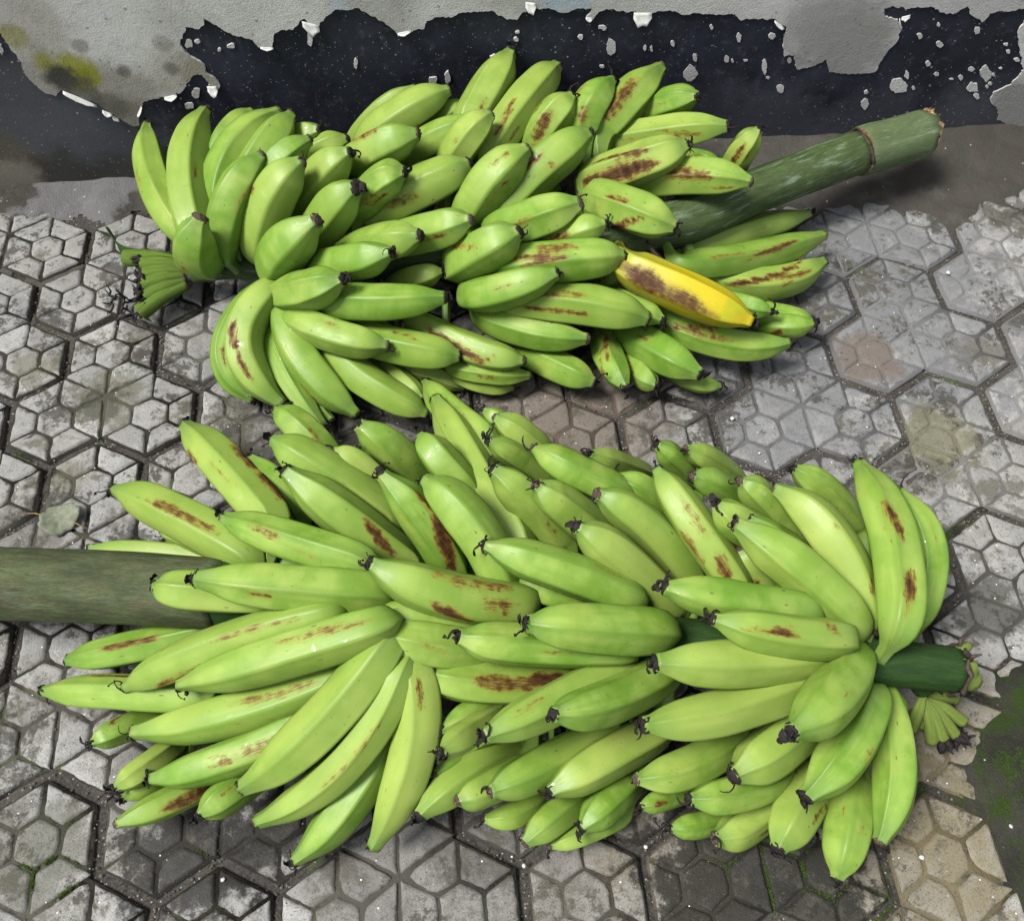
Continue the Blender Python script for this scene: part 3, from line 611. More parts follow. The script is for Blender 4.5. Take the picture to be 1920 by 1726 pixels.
# ------------------------------------------------------------------ bananas
# one row per finger: base, middle and tip of the centreline (mm), half width (mm), rub marks [t0, angle0, t1, angle1, half width mm, strength]
FINGERS_FRONT = [
  ([223, -314, 124, 173, -240, 100, 116, -158, 61], 21.6, [[0.56,5.6,0.28,5.6,3.8,0.9],[0.28,5.6,-0.02,5.97,4.8,1.0],[0.51,4.14,0.19,4.35,2.7,0.35]]),
  ([243, -297, 99, 229, -273, 112, 198, -238, 114], 12.5, []),
  ([199, -343, 120, 131, -292, 112, 63, -246, 90], 19.2, [[0.61,4.71,0.14,4.82,3.7,0.8]]),
  ([302, -379, 156, 243, -350, 149, 182, -313, 133], 17.1, [[0.74,5.34,0.47,5.24,4.3,0.45],[0.47,4.82,0.19,4.87,4.3,0.25]]),
  ([159, -309, 59, 127, -292, 60, 97, -272, 46], 9.3, []),
  ([166, -315, 48, 93, -294, 46, 21, -275, 30], 11.5, []),
  ([245, -396, 135, 175, -393, 150, 134, -383, 151], 17.4, []),
  ([313, -409, 155, 244, -402, 168, 174, -390, 172], 19.2, []),
  ([164, -393, 69, 86, -398, 58, 21, -396, 40], 15.5, [[0.65,5.45,0.28,5.5,2.1,0.9]]),
  ([154, -457, 79, 71, -438, 60, -2, -419, 30], 15.6, [[0.65,6.13,0.28,6.39,2.1,0.95]]),
  ([276, -427, 158, 174, -434, 126, 93, -444, 84], 16.9, [[0.42,3.67,0.05,3.56,2.9,0.5]]),
  ([318, -446, 169, 232, -455, 145, 148, -457, 111], 18.2, [[0.42,4.19,0.0,3.98,3.6,0.6]]),
  ([293, -460, 118, 190, -478, 90, 96, -476, 60], 18.4, [[0.47,4.87,0.09,4.4,3.9,0.5],[0.47,3.82,0.23,3.4,1.9,0.35]]),
  ([100, -449, 21, 76, -466, 41, 56, -478, 48], 12.3, [[0.65,4.71,0.33,5.45,1.6,0.9]]),
  ([270, -488, 93, 183, -511, 74, 114, -516, 55], 16.1, [[0.56,4.45,0.19,4.61,2.9,0.6],[0.61,5.08,0.28,4.76,1.9,0.3]]),
  ([119, -483, 25, 103, -505, 46, 83, -520, 53], 11.5, []),
  ([123, -498, 14, 103, -515, 31, 84, -525, 38], 9.3, []),
  ([163, -510, 19, 127, -533, 40, 86, -549, 49], 12.8, [[0.61,3.93,0.09,3.87,4.6,0.95]]),
  ([204, -512, 34, 181, -534, 55, 159, -553, 64], 14.6, [[0.78,4.45,0.23,4.24,2.5,0.4]]),
  ([322, -461, 153, 262, -508, 114, 195, -536, 72], 19.9, []),
  ([333, -481, 143, 280, -533, 95, 203, -559, 50], 16.1, [[0.61,4.61,0.14,4.35,1.8,0.4]]),
  ([326, -491, 85, 284, -550, 61, 232, -590, 35], 17.8, [[0.65,3.56,0.42,3.56,4.3,0.2]]),
  ([346, -477, 136, 339, -529, 100, 298, -587, 40], 18.5, [[0.0,4.71,0.23,4.45,2.3,0.7]]),
  ([429, -519, 41, 381, -544, 70, 340, -574, 77], 15.6, []),
  ([427, -538, 55, 397, -557, 74, 372, -566, 83], 13.6, []),
  ([503, -514, 50, 445, -544, 75, 399, -564, 91], 16.9, []),
  ([546, -519, 50, 495, -544, 73, 447, -567, 81], 18.8, []),
  ([514, -481, 117, 450, -514, 141, 398, -538, 157], 16.5, []),
  ([555, -483, 103, 498, -515, 140, 451, -531, 172], 17.8, []),
  ([470, -485, 105, 398, -484, 122, 353, -473, 132], 17.6, [[0.56,4.24,0.19,4.03,7.2,0.75],[0.23,4.29,-0.02,4.29,7.2,1.0]]),
  ([397, -458, 128, 358, -455, 146, 322, -446, 154], 18.3, [[0.61,3.14,0.33,2.88,2.2,0.4]]),
  ([514, -471, 137, 431, -469, 160, 385, -463, 174], 16.6, [[0.42,2.51,0.23,2.62,1.7,0.4]]),
  ([547, -463, 146, 493, -466, 172, 438, -462, 188], 19.0, []),
  ([435, -422, 136, 372, -420, 166, 319, -400, 192], 20.9, [[0.65,0.58,0.09,0.47,5.7,0.5],[0.56,5.6,0.28,5.18,3.5,0.95],[0.28,5.97,0.05,6.07,4.4,0.7]]),
  ([337, -356, 107, 289, -328, 147, 245, -295, 174], 19.7, [[0.37,5.5,0.09,4.92,4.3,0.9]]),
  ([324, -312, 115, 270, -277, 146, 229, -249, 157], 18.4, []),
  ([263, -210, 59, 239, -184, 74, 212, -156, 75], 16.9, [[0.42,5.18,0.14,4.71,3.9,0.5]]),
  ([332, -299, 90, 308, -274, 129, 282, -261, 147], 14.8, [[0.28,4.4,0.05,4.71,2.5,0.4]]),
  ([322, -249, 85, 313, -252, 118, 302, -252, 138], 9.1, []),
  ([360, -256, 85, 334, -250, 126, 306, -237, 153], 17.6, []),
  ([399, -296, 125, 378, -274, 140, 363, -248, 143], 16.2, []),
  ([424, -227, 97, 394, -171, 65, 364, -99, 26], 16.7, []),
  ([441, -354, 120, 406, -258, 109, 378, -164, 81], 19.4, []),
  ([382, -371, 101, 361, -341, 145, 328, -306, 173], 17.8, [[0.74,5.92,0.47,6.02,3.8,0.8],[0.51,5.76,0.09,5.18,6.1,1.0]]),
  ([424, -399, 136, 400, -355, 165, 365, -316, 175], 19.6, []),
  ([482, -220, 59, 449, -208, 83, 425, -192, 95], 12.4, []),
  ([481, -237, 68, 460, -228, 96, 435, -213, 111], 15.3, []),
  ([481, -270, 81, 449, -265, 121, 424, -262, 145], 12.6, []),
  ([482, -350, 98, 452, -326, 142, 425, -307, 167], 17.2, [[0.37,5.18,0.14,4.87,2.9,0.4]]),
  ([537, -317, 128, 497, -300, 144, 466, -277, 149], 16.0, []),
  ([529, -357, 98, 489, -343, 144, 461, -330, 174], 17.9, [[0.23,5.45,0.14,5.45,1.9,0.3]]),
  ([526, -427, 145, 470, -410, 169, 412, -388, 181], 17.6, [[0.33,0.58,0.09,0.31,2.7,0.4]]),
  ([571, -424, 98, 529, -401, 152, 489, -382, 188], 18.6, []),
  ([591, -393, 99, 553, -365, 148, 512, -346, 176], 18.2, []),
  ([576, -269, 73, 543, -281, 117, 515, -288, 149], 11.6, []),
  ([584, -327, 91, 562, -314, 117, 540, -304, 128], 16.3, []),
  ([625, -415, 125, 595, -369, 149, 571, -317, 159], 17.2, [[0.7,4.92,0.37,4.82,3.8,0.5],[0.23,4.71,0.05,4.5,4.7,0.85]]),
  ([622, -283, 74, 601, -280, 111, 582, -274, 133], 12.7, []),
  ([667, -285, 70, 634, -284, 110, 607, -283, 135], 12.7, []),
  ([669, -333, 87, 632, -328, 132, 601, -327, 159], 14.1, []),
  ([681, -381, 116, 636, -375, 152, 612, -364, 174], 17.1, [[0.56,4.03,0.33,3.51,2.9,0.4]]),
  ([705, -368, 90, 668, -347, 134, 643, -335, 157], 14.9, []),
  ([730, -450, 121, 710, -390, 147, 673, -343, 152], 19.9, [[0.23,5.55,0.09,5.03,2.4,0.6]]),
  ([765, -351, 81, 729, -334, 122, 697, -320, 145], 14.3, []),
  ([712, -462, 131, 672, -426, 160, 623, -387, 176], 20.5, [[0.95,4.76,0.83,3.72,2.8,0.3]]),
  ([750, -468, 146, 767, -392, 142, 767, -309, 125], 21.5, [[0.61,4.56,0.37,4.92,3.5,0.95],[0.19,4.97,0.0,4.97,5.0,0.95],[0.61,4.4,0.37,4.4,6.0,0.2]]),
  ([789, -445, 88, 804, -400, 117, 790, -347, 134], 18.6, []),
  ([669, -459, 149, 605, -453, 172, 551, -442, 186], 16.8, []),
  ([690, -485, 150, 636, -484, 172, 584, -472, 185], 17.3, [[0.83,2.09,0.42,2.3,1.3,0.9],[0.61,2.36,0.42,2.67,2.7,0.5],[0.23,3.19,0.09,2.51,3.6,0.5]]),
  ([666, -494, 135, 596, -501, 160, 535, -500, 177], 18.1, []),
  ([668, -507, 116, 592, -532, 139, 519, -542, 159], 16.9, []),
  ([712, -490, 111, 675, -532, 146, 627, -562, 171], 21.5, [[0.61,4.4,0.47,4.29,1.8,0.7]]),
  ([725, -522, 88, 691, -563, 99, 648, -595, 99], 20.9, [[0.56,3.87,0.42,4.03,1.9,0.6]]),
  ([745, -504, 60, 740, -570, 70, 709, -629, 66], 18.4, []),
  ([685, -521, 81, 634, -554, 98, 592, -575, 108], 20.1, []),
  ([708, -577, 40, 690, -615, 55, 671, -651, 54], 18.5, [[0.37,5.29,0.56,5.03,1.5,0.5]]),
  ([727, -549, 13, 721, -592, 26, 716, -612, 38], 10.1, []),
  ([683, -563, 35, 653, -595, 57, 626, -626, 64], 19.1, [[0.61,3.72,0.28,3.46,2.5,0.7]]),
  ([654, -571, 23, 612, -600, 41, 579, -611, 54], 16.2, [[0.33,5.13,0.09,4.97,2.0,0.5]]),
  ([596, -590, 19, 569, -596, 36, 547, -597, 42], 10.4, []),
  ([640, -569, 57, 597, -582, 77, 558, -585, 89], 15.3, []),
  ([612, -534, 60, 562, -558, 77, 518, -565, 88], 16.4, []),
  ([520, -554, 28, 495, -575, 51, 471, -593, 59], 14.8, []),
  ([477, -559, 18, 450, -579, 41, 424, -598, 49], 14.4, []),
  ([441, -557, 19, 416, -572, 35, 392, -574, 42], 11.8, []),
  ([507, -582, 20, 472, -594, 33, 446, -600, 35], 8.6, []),
  ([408, -509, 103, 384, -531, 137, 365, -548, 160], 11.7, []),
  ([576, -564, 23, 545, -574, 45, 523, -580, 54], 9.1, []),
  ([760, -492, 33, 763, -509, 47, 768, -528, 45], 11.0, [[0.61,3.82,0.83,4.03,3.2,0.9]]),
  ([489, -420, 120, 462, -412, 134, 436, -399, 134], 13.2, []),
  ([425, -481, 72, 394, -501, 101, 363, -518, 117], 12.9, []),
  ([408, -509, 35, 377, -528, 65, 355, -544, 84], 11.3, []),
  ([404, -442, 124, 359, -435, 146, 318, -420, 148], 11.9, []),
  ([666, -416, 99, 645, -404, 123, 633, -391, 136], 11.7, []),
]
FINGERS_BACK = [
  ([100, 91, 104, 67, 167, 114, 53, 252, 118], 18.7, []),
  ([124, 69, 118, 113, 156, 134, 129, 247, 138], 22.7, []),
  ([129, 44, 91, 129, 33, 129, 145, 38, 163], 23.2, []),
  ([133, 138, 93, 154, 197, 125, 186, 237, 136], 20.8, []),
  ([145, 106, 105, 166, 163, 137, 222, 214, 153], 23.4, []),
  ([166, 100, 117, 204, 150, 149, 238, 192, 166], 21.8, []),
  ([152, 60, 104, 173, 87, 146, 209, 118, 172], 21.2, []),
  ([207, 201, 95, 239, 189, 131, 268, 178, 153], 17.6, []),
  ([200, 106, 132, 226, 123, 159, 260, 141, 170], 18.4, []),
  ([191, 60, 96, 219, 80, 150, 255, 93, 182], 22.9, []),
  ([228, 109, 93, 272, 113, 144, 306, 112, 174], 22.2, []),
  ([239, 159, 112, 269, 160, 137, 299, 164, 149], 18.5, []),
  ([241, 58, 76, 281, 62, 137, 312, 55, 174], 23.5, []),
  ([208, 32, 84, 231, 20, 130, 269, 18, 167], 24.9, []),
  ([253, 26, 89, 299, -6, 127, 345, -26, 156], 20.7, []),
  ([222, -10, 90, 253, -35, 119, 292, -45, 143], 21.6, []),
  ([304, 232, 91, 339, 235, 127, 382, 243, 152], 17.4, []),
  ([323, 201, 118, 368, 207, 146, 421, 222, 162], 20.8, []),
  ([302, 147, 125, 340, 139, 156, 381, 136, 172], 22.3, []),
  ([382, 216, 100, 413, 217, 127, 440, 220, 141], 16.0, []),
  ([361, 175, 103, 399, 169, 136, 453, 170, 159], 19.3, []),
  ([415, 135, 125, 438, 143, 158, 465, 156, 176], 20.0, []),
  ([314, 84, 108, 385, 90, 139, 435, 100, 157], 23.4, [[0.14,4.82,0.51,4.87,3.7,0.8]]),
  ([306, 78, 125, 337, 77, 159, 364, 73, 174], 20.4, [[0.19,4.5,0.47,4.5,4.3,0.5]]),
  ([442, 187, 138, 465, 222, 153, 498, 273, 171], 24.0, [[0.05,5.08,0.37,4.92,2.7,0.6]]),
  ([464, 154, 131, 507, 211, 145, 555, 272, 148], 23.8, [[0.0,4.87,0.37,4.61,3.4,0.8],[0.05,5.65,0.33,5.5,2.0,0.6]]),
  ([515, 166, 119, 538, 175, 150, 562, 189, 168], 21.8, [[0.14,4.5,0.56,4.24,6.6,0.8]]),
  ([572, 170, 131, 586, 191, 153, 614, 218, 164], 21.3, [[0.14,4.5,0.37,4.24,6.0,0.6]]),
  ([598, 177, 125, 634, 208, 143, 679, 250, 153], 23.6, [[0.05,4.66,0.61,4.35,8.9,0.7]]),
  ([624, 227, 90, 674, 204, 134, 709, 180, 162], 19.3, [[0.19,4.03,0.65,3.87,4.1,0.35]]),
  ([611, 180, 105, 680, 153, 136, 735, 132, 156], 19.4, [[0.47,4.82,0.76,4.97,4.0,0.6],[0.14,4.66,0.47,4.5,2.0,0.5]]),
  ([578, 98, 123, 632, 85, 154, 676, 85, 174], 23.3, [[-0.05,4.24,0.61,4.45,8.8,1.0],[0.0,3.19,0.61,3.82,3.2,0.9]]),
  ([628, 95, 118, 689, 67, 145, 740, 38, 157], 20.9, [[0.19,3.93,0.65,4.5,8.2,0.75],[0.56,5.08,0.88,5.18,1.9,0.6]]),
  ([662, 147, 97, 689, 111, 129, 715, 77, 148], 15.4, [[0.47,2.72,0.95,2.78,2.0,0.9]]),
  ([754, 136, 84, 755, 127, 122, 772, 129, 152], 16.9, [[0.37,3.4,0.74,3.35,3.4,0.9]]),
  ([465, 68, 111, 522, 103, 146, 574, 129, 162], 24.1, [[0.28,4.08,0.51,4.35,3.2,0.9],[0.33,4.97,0.65,5.08,5.7,0.35]]),
  ([433, 66, 114, 462, 80, 152, 500, 97, 174], 23.7, [[0.23,4.82,0.61,4.82,3.7,0.45]]),
  ([462, 31, 117, 505, 17, 148, 547, 15, 166], 23.0, [[0.28,2.72,0.51,2.57,3.6,0.5]]),
  ([415, 1, 101, 444, -10, 134, 480, -12, 158], 24.1, [[-0.17,5.13,0.56,6.7,3.5,0.6]]),
  ([346, 45, 104, 391, 19, 140, 430, 4, 165], 21.4, [[0.47,3.82,0.74,3.72,3.0,0.7]]),
  ([286, 38, 91, 333, 12, 131, 375, -7, 159], 20.8, [[0.28,1.2,0.56,1.26,4.8,0.3]]),
  ([507, 16, 107, 541, 1, 138, 573, -5, 153], 16.7, [[0.23,0.16,0.51,0.21,4.8,0.8]]),
  ([575, 55, 133, 612, 14, 146, 648, -13, 148], 23.2, [[-0.1,5.55,0.65,2.78,3.6,1.0],[0.19,2.41,0.47,2.36,2.4,0.9],[0.33,4.08,0.86,3.72,4.8,0.5]]),
  ([467, -14, 110, 534, -27, 126, 591, -32, 131], 21.8, [[0.05,5.76,0.56,5.34,4.7,0.7],[0.14,6.13,0.51,5.86,2.4,0.8]]),
  ([428, -31, 86, 464, -50, 113, 516, -51, 134], 20.6, []),
  ([269, -33, 98, 330, -51, 108, 396, -56, 114], 18.8, []),
  ([339, 9, 67, 367, -3, 92, 395, -7, 102], 14.2, []),
  ([236, -45, 83, 280, -76, 88, 330, -92, 85], 18.8, []),
  ([289, -52, 61, 353, -82, 65, 406, -97, 64], 19.2, [[0.33,4.4,0.61,4.76,2.4,0.6]]),
  ([366, -43, 56, 426, -87, 58, 475, -106, 59], 18.2, [[0.09,5.13,0.61,5.76,4.1,1.0],[0.56,5.97,0.7,5.29,2.4,0.8]]),
  ([404, -93, 38, 442, -106, 39, 481, -107, 33], 12.4, []),
  ([403, -89, 23, 432, -105, 23, 463, -110, 17], 12.5, []),
  ([177, 3, 68, 148, -57, 47, 176, -103, 25], 16.6, [[0.42,4.5,0.65,4.45,2.5,0.7]]),
  ([196, -13, 87, 172, -68, 65, 210, -120, 34], 20.9, [[0.28,4.92,0.51,4.61,4.2,1.0],[0.51,4.61,0.76,4.5,3.6,0.9]]),
  ([218, -27, 71, 240, -86, 55, 290, -139, 30], 21.0, [[0.61,6.13,0.76,6.39,2.4,0.9]]),
  ([210, 4, 54, 206, -62, 48, 252, -147, 22], 15.4, []),
  ([211, -21, 40, 226, -89, 27, 261, -134, 17], 12.5, []),
  ([270, -73, 52, 315, -116, 42, 366, -145, 30], 18.6, []),
  ([315, -64, 19, 340, -98, 29, 361, -125, 30], 11.9, []),
  ([351, -75, 19, 383, -88, 17, 407, -97, 5], 12.1, []),
  ([442, -35, 54, 491, -69, 62, 547, -88, 66], 19.5, []),
  ([476, -41, 86, 552, -66, 93, 612, -85, 87], 21.7, [[0.05,6.02,0.51,5.92,2.4,0.8],[0.14,5.24,0.47,4.92,4.7,0.6]]),
  ([567, -29, 63, 603, -59, 77, 630, -82, 79], 15.3, []),
  ([601, -38, 115, 657, -73, 107, 721, -103, 90], 22.9, [[0.0,5.6,0.28,5.86,11.8,1.0],[0.23,5.76,0.61,5.86,8.9,0.85],[0.09,5.97,0.74,5.92,5.3,0.8]]),
  ([546, 9, 36, 574, -14, 76, 595, -26, 107], 13.9, [[0.37,5.76,0.76,5.71,3.7,0.6]]),
  ([479, -60, 19, 515, -98, 32, 551, -127, 36], 17.3, []),
  ([577, -37, 14, 573, -91, 32, 584, -141, 40], 16.8, [[0.33,4.82,0.7,5.39,3.0,0.7],[0.51,5.6,0.81,6.39,1.8,0.7]]),
  ([598, -64, 12, 605, -108, 24, 620, -136, 33], 13.8, [[0.33,5.34,0.65,5.81,1.8,0.6]]),
  ([601, -60, 33, 629, -102, 47, 664, -140, 53], 20.1, [[0.23,5.03,0.42,5.24,2.4,0.6]]),
  ([648, -109, 16, 668, -128, 21, 694, -133, 20], 10.8, []),
  ([648, -65, 48, 711, -96, 45, 775, -100, 45], 17.9, [[0.09,5.08,0.51,4.92,4.3,0.6],[0.0,5.34,0.37,4.08,3.1,0.9]]),
  ([714, -30, 46, 734, -54, 60, 757, -69, 64], 12.7, []),
  ([754, -47, 24, 781, -69, 36, 810, -74, 43], 13.4, [[0.33,0.31,0.47,-0.26,4.5,0.8]]),
  ([757, -23, 15, 787, -48, 30, 814, -64, 34], 11.2, [[0.28,5.97,0.7,5.71,2.0,0.9]]),
  ([701, -6, 55, 781, -5, 39, 854, 30, 30], 20.1, [[0.09,5.18,0.74,3.93,2.6,1.0],[0.33,5.6,0.65,4.76,4.0,0.35]]),
  ([668, -13, 88, 763, 17, 63, 863, 67, 36], 17.4, [[0.33,5.08,0.74,4.56,2.6,0.9],[0.09,4.76,0.42,4.5,2.0,0.5]]),
  ([683, 31, 60, 768, 69, 49, 858, 111, 30], 17.4, [[0.47,4.03,0.7,3.98,2.0,0.4]]),
]
FILL_FRONT = [  # inner fingers, mostly hidden by the outer rows
  ([665, -448, 77, 644, -400, 44, 620, -367, 24], 16.5, []),
  ([519, -419, 89, 501, -360, 67, 480, -320, 53], 16.5, []),
  ([244, -423, 90, 212, -470, 72, 185, -498, 60], 16.5, []),
  ([191, -341, 87, 148, -289, 69, 101, -254, 58], 16.5, []),
  ([335, -444, 86, 287, -485, 59, 244, -509, 42], 16.5, []),
  ([392, -393, 94, 371, -341, 78, 345, -307, 68], 16.5, []),
  ([420, -404, 85, 396, -356, 57, 369, -325, 39], 16.5, []),
  ([725, -453, 85, 713, -390, 67, 697, -346, 54], 16.5, []),
  ([426, -400, 113, 400, -338, 127, 370, -295, 136], 16.5, []),
  ([445, -403, 99, 433, -339, 90, 417, -293, 83], 16.5, []),
  ([525, -417, 100, 520, -357, 97, 511, -317, 94], 16.5, []),
  ([287, -367, 88, 247, -312, 65, 202, -274, 50], 16.5, []),
  ([415, -465, 90, 371, -510, 67, 331, -537, 52], 16.5, []),
  ([688, -445, 95, 679, -385, 93, 667, -345, 92], 16.5, []),
  ([351, -453, 100, 310, -498, 93, 273, -523, 89], 16.5, []),
  ([468, -412, 86, 446, -356, 55, 422, -317, 35], 16.5, []),
  ([708, -451, 83, 667, -399, 64, 623, -365, 53], 16.5, []),
  ([238, -351, 101, 212, -283, 100, 181, -235, 100], 16.5, []),
  ([450, -472, 89, 404, -504, 72, 362, -519, 63], 16.5, []),
  ([298, -436, 89, 255, -482, 66, 217, -511, 51], 16.5, []),
  ([309, -371, 94, 278, -305, 79, 242, -258, 68], 16.5, []),
  ([643, -441, 84, 611, -396, 68, 575, -370, 59], 16.5, []),
  ([239, -358, 82, 225, -298, 43, 207, -254, 16], 16.5, []),
  ([669, -442, 94, 648, -387, 90, 623, -351, 87], 16.5, []),
  ([688, -452, 117, 664, -406, 147, 638, -377, 165], 16.5, []),
  ([559, -429, 82, 525, -387, 60, 487, -362, 48], 16.5, []),
]
FILL_BACK = [  # inner fingers, mostly hidden by the outer rows
  ([215, 84, 70, 262, 130, 85, 301, 158, 95], 16.5, []),
  ([269, 76, 86, 309, 122, 113, 347, 152, 131], 16.5, []),
  ([465, 64, 89, 504, 106, 85, 543, 129, 84], 16.5, []),
  ([260, 81, 71, 292, 139, 78, 322, 177, 82], 16.5, []),
  ([452, 63, 85, 469, 125, 76, 487, 167, 69], 16.5, []),
  ([513, 61, 73, 555, 95, 49, 599, 112, 37], 16.5, []),
  ([289, 77, 63, 328, 128, 51, 364, 160, 43], 16.5, []),
  ([635, 72, 85, 623, 137, 64, 618, 184, 49], 16.5, []),
  ([233, 81, 48, 277, 117, 28, 318, 136, 17], 16.5, []),
  ([420, 62, 94, 455, 117, 102, 487, 152, 107], 16.5, []),
  ([428, 57, 71, 460, 105, 40, 493, 136, 19], 16.5, []),
  ([492, 63, 105, 526, 117, 127, 562, 153, 142], 16.5, []),
  ([645, 77, 86, 658, 132, 72, 678, 169, 62], 16.5, []),
  ([446, 58, 72, 493, 102, 41, 540, 130, 22], 16.5, []),
  ([509, 64, 79, 533, 127, 54, 559, 171, 36], 16.5, []),
  ([300, 76, 81, 333, 138, 96, 363, 182, 106], 16.5, []),
  ([277, 10, 62, 314, -41, 50, 354, -72, 43], 16.5, []),
  ([332, 72, 72, 367, 132, 64, 399, 173, 58], 16.5, []),
  ([497, 66, 95, 523, 132, 101, 549, 179, 105], 16.5, []),
  ([225, 16, 55, 264, -44, 41, 306, -85, 32], 16.5, []),
  ([541, 65, 76, 591, 111, 50, 642, 140, 34], 16.5, []),
  ([639, 75, 101, 656, 136, 114, 680, 179, 124], 16.5, []),
  ([330, 70, 63, 377, 112, 43, 421, 135, 31], 16.5, []),
  ([231, 84, 58, 273, 140, 50, 314, 177, 44], 16.5, []),
  ([334, 69, 91, 367, 114, 112, 398, 141, 124], 16.5, []),
  ([202, 84, 78, 240, 124, 111, 271, 149, 131], 16.5, []),
]
STALK_FRONT = np.array([[-0.097, -0.318, 0.075], [-0.032, -0.333, 0.085], [0.074, -0.351, 0.092], [0.177, -0.372, 0.1], [0.402, -0.43, 0.105], [0.584, -0.464, 0.1], [0.725, -0.487, 0.095], [0.814, -0.498, 0.075]])
STALK_BACK = np.array([[0.1, 0.076, 0.045], [0.151, 0.074, 0.05], [0.204, 0.053, 0.06], [0.421, 0.027, 0.09], [0.645, 0.04, 0.095], [0.776, 0.095, 0.09], [0.916, 0.154, 0.085], [1.005, 0.182, 0.08]])

def dens(st):
    q = np.linspace(0, len(st) - 1, 80); return np.stack([np.interp(q, range(len(st)), st[:, k]) for k in range(3)], 1)
def remnant(tip, T, N, B, r, seed, parent, zmin):
    rs = random.Random(seed); nb = Buf(); n = 10
    # withered stump
    hh = rs.uniform(.6, 1.3); rings = [(-.0012, 1.0), (.0006 * hh, .98), (.0018 * hh, .72), (.0030 * hh, .50), (.0026 * hh, .2)]
    vv = []
    for h, s in rings:
        for a in range(n):
            th = 6.283 * a / n; q = r * s * (1 + rs.uniform(-.24, .20))
            vv.append(tip + T * (h + rs.uniform(-.0004, .0004)) + q * (math.cos(th) * N + math.sin(th) * B))
    ff = [(k * n + a, k * n + (a + 1) % n, (k + 1) * n + (a + 1) % n, (k + 1) * n + a) for k in range(4) for a in range(n)] + [tuple(range(4 * n, 5 * n))]
    style = rs.random(); dark = style > .35
    nb.add(vv, ff, 0 if dark else 1)
    cnt = rs.randint(0, 1) if style < .16 else rs.randint(2, 4) if style < .6 else rs.randint(4, 7)
    for q in range(cnt):
        a = rs.uniform(0, 6.283); d = T * rs.uniform(.1, .8) + math.cos(a) * N + math.sin(a) * B; d = d / np.linalg.norm(d)
        p = tip + r * .6 * (math.cos(a) * N + math.sin(a) * B) + T * .001; L = rs.uniform(.006, .015) * (1.4 if q == 0 else .85); m = 9
        pts = [p]; ax = np.cross(d, [rs.gauss(0, 1) for _ in range(3)]); ax /= np.linalg.norm(ax); turn = rs.uniform(.15, .62)
        for k in range(m):
            ca, sa = math.cos(turn), math.sin(turn); d = d * ca + np.cross(ax, d) * sa + ax * (ax @ d) * (1 - ca)
            d = d + np.array([rs.gauss(0, .22) for _ in range(3)]) + np.array([0, 0, -.06]); d /= np.linalg.norm(d)
            p = p + d * L / m; p = np.array([p[0], p[1], max(p[2], zmin)]); pts.append(p)
        w = rs.uniform(.0004, .00105)
        rad = [w * (1.5 - .9 * k / m) for k in range(m)] + [w * rs.choice((.5, .6, 2.0, 2.4))]
        nb.tube(pts, rad, 5, 0, True, seed + q, .25)
    if style > .5:      # ragged flap
        a = rs.uniform(0, 6.283); u = math.cos(a) * N + math.sin(a) * B; w = np.cross(T, u); vv = []; m = 6; L = rs.uniform(.006, .012)
        for k in range(m):
            s = k / (m - 1); c = tip + T * (.003 + .004 * math.sin(s * 2.5)) + u * L * s; hw = r * (.8 - .5 * s) * rs.uniform(.6, 1.2)
            vv += [c - w * hw + T * rs.uniform(-.001, .001), c + T * .0012, c + w * hw + T * rs.uniform(-.001, .001)]
        nb.add(vv, [(k * 3 + e, k * 3 + e + 1, k * 3 + e + 4, k * 3 + e + 3) for k in range(m - 1) for e in (0, 1)], 0)
    return nb.build('flower_remnant', [MTIP, MNUB], parent)
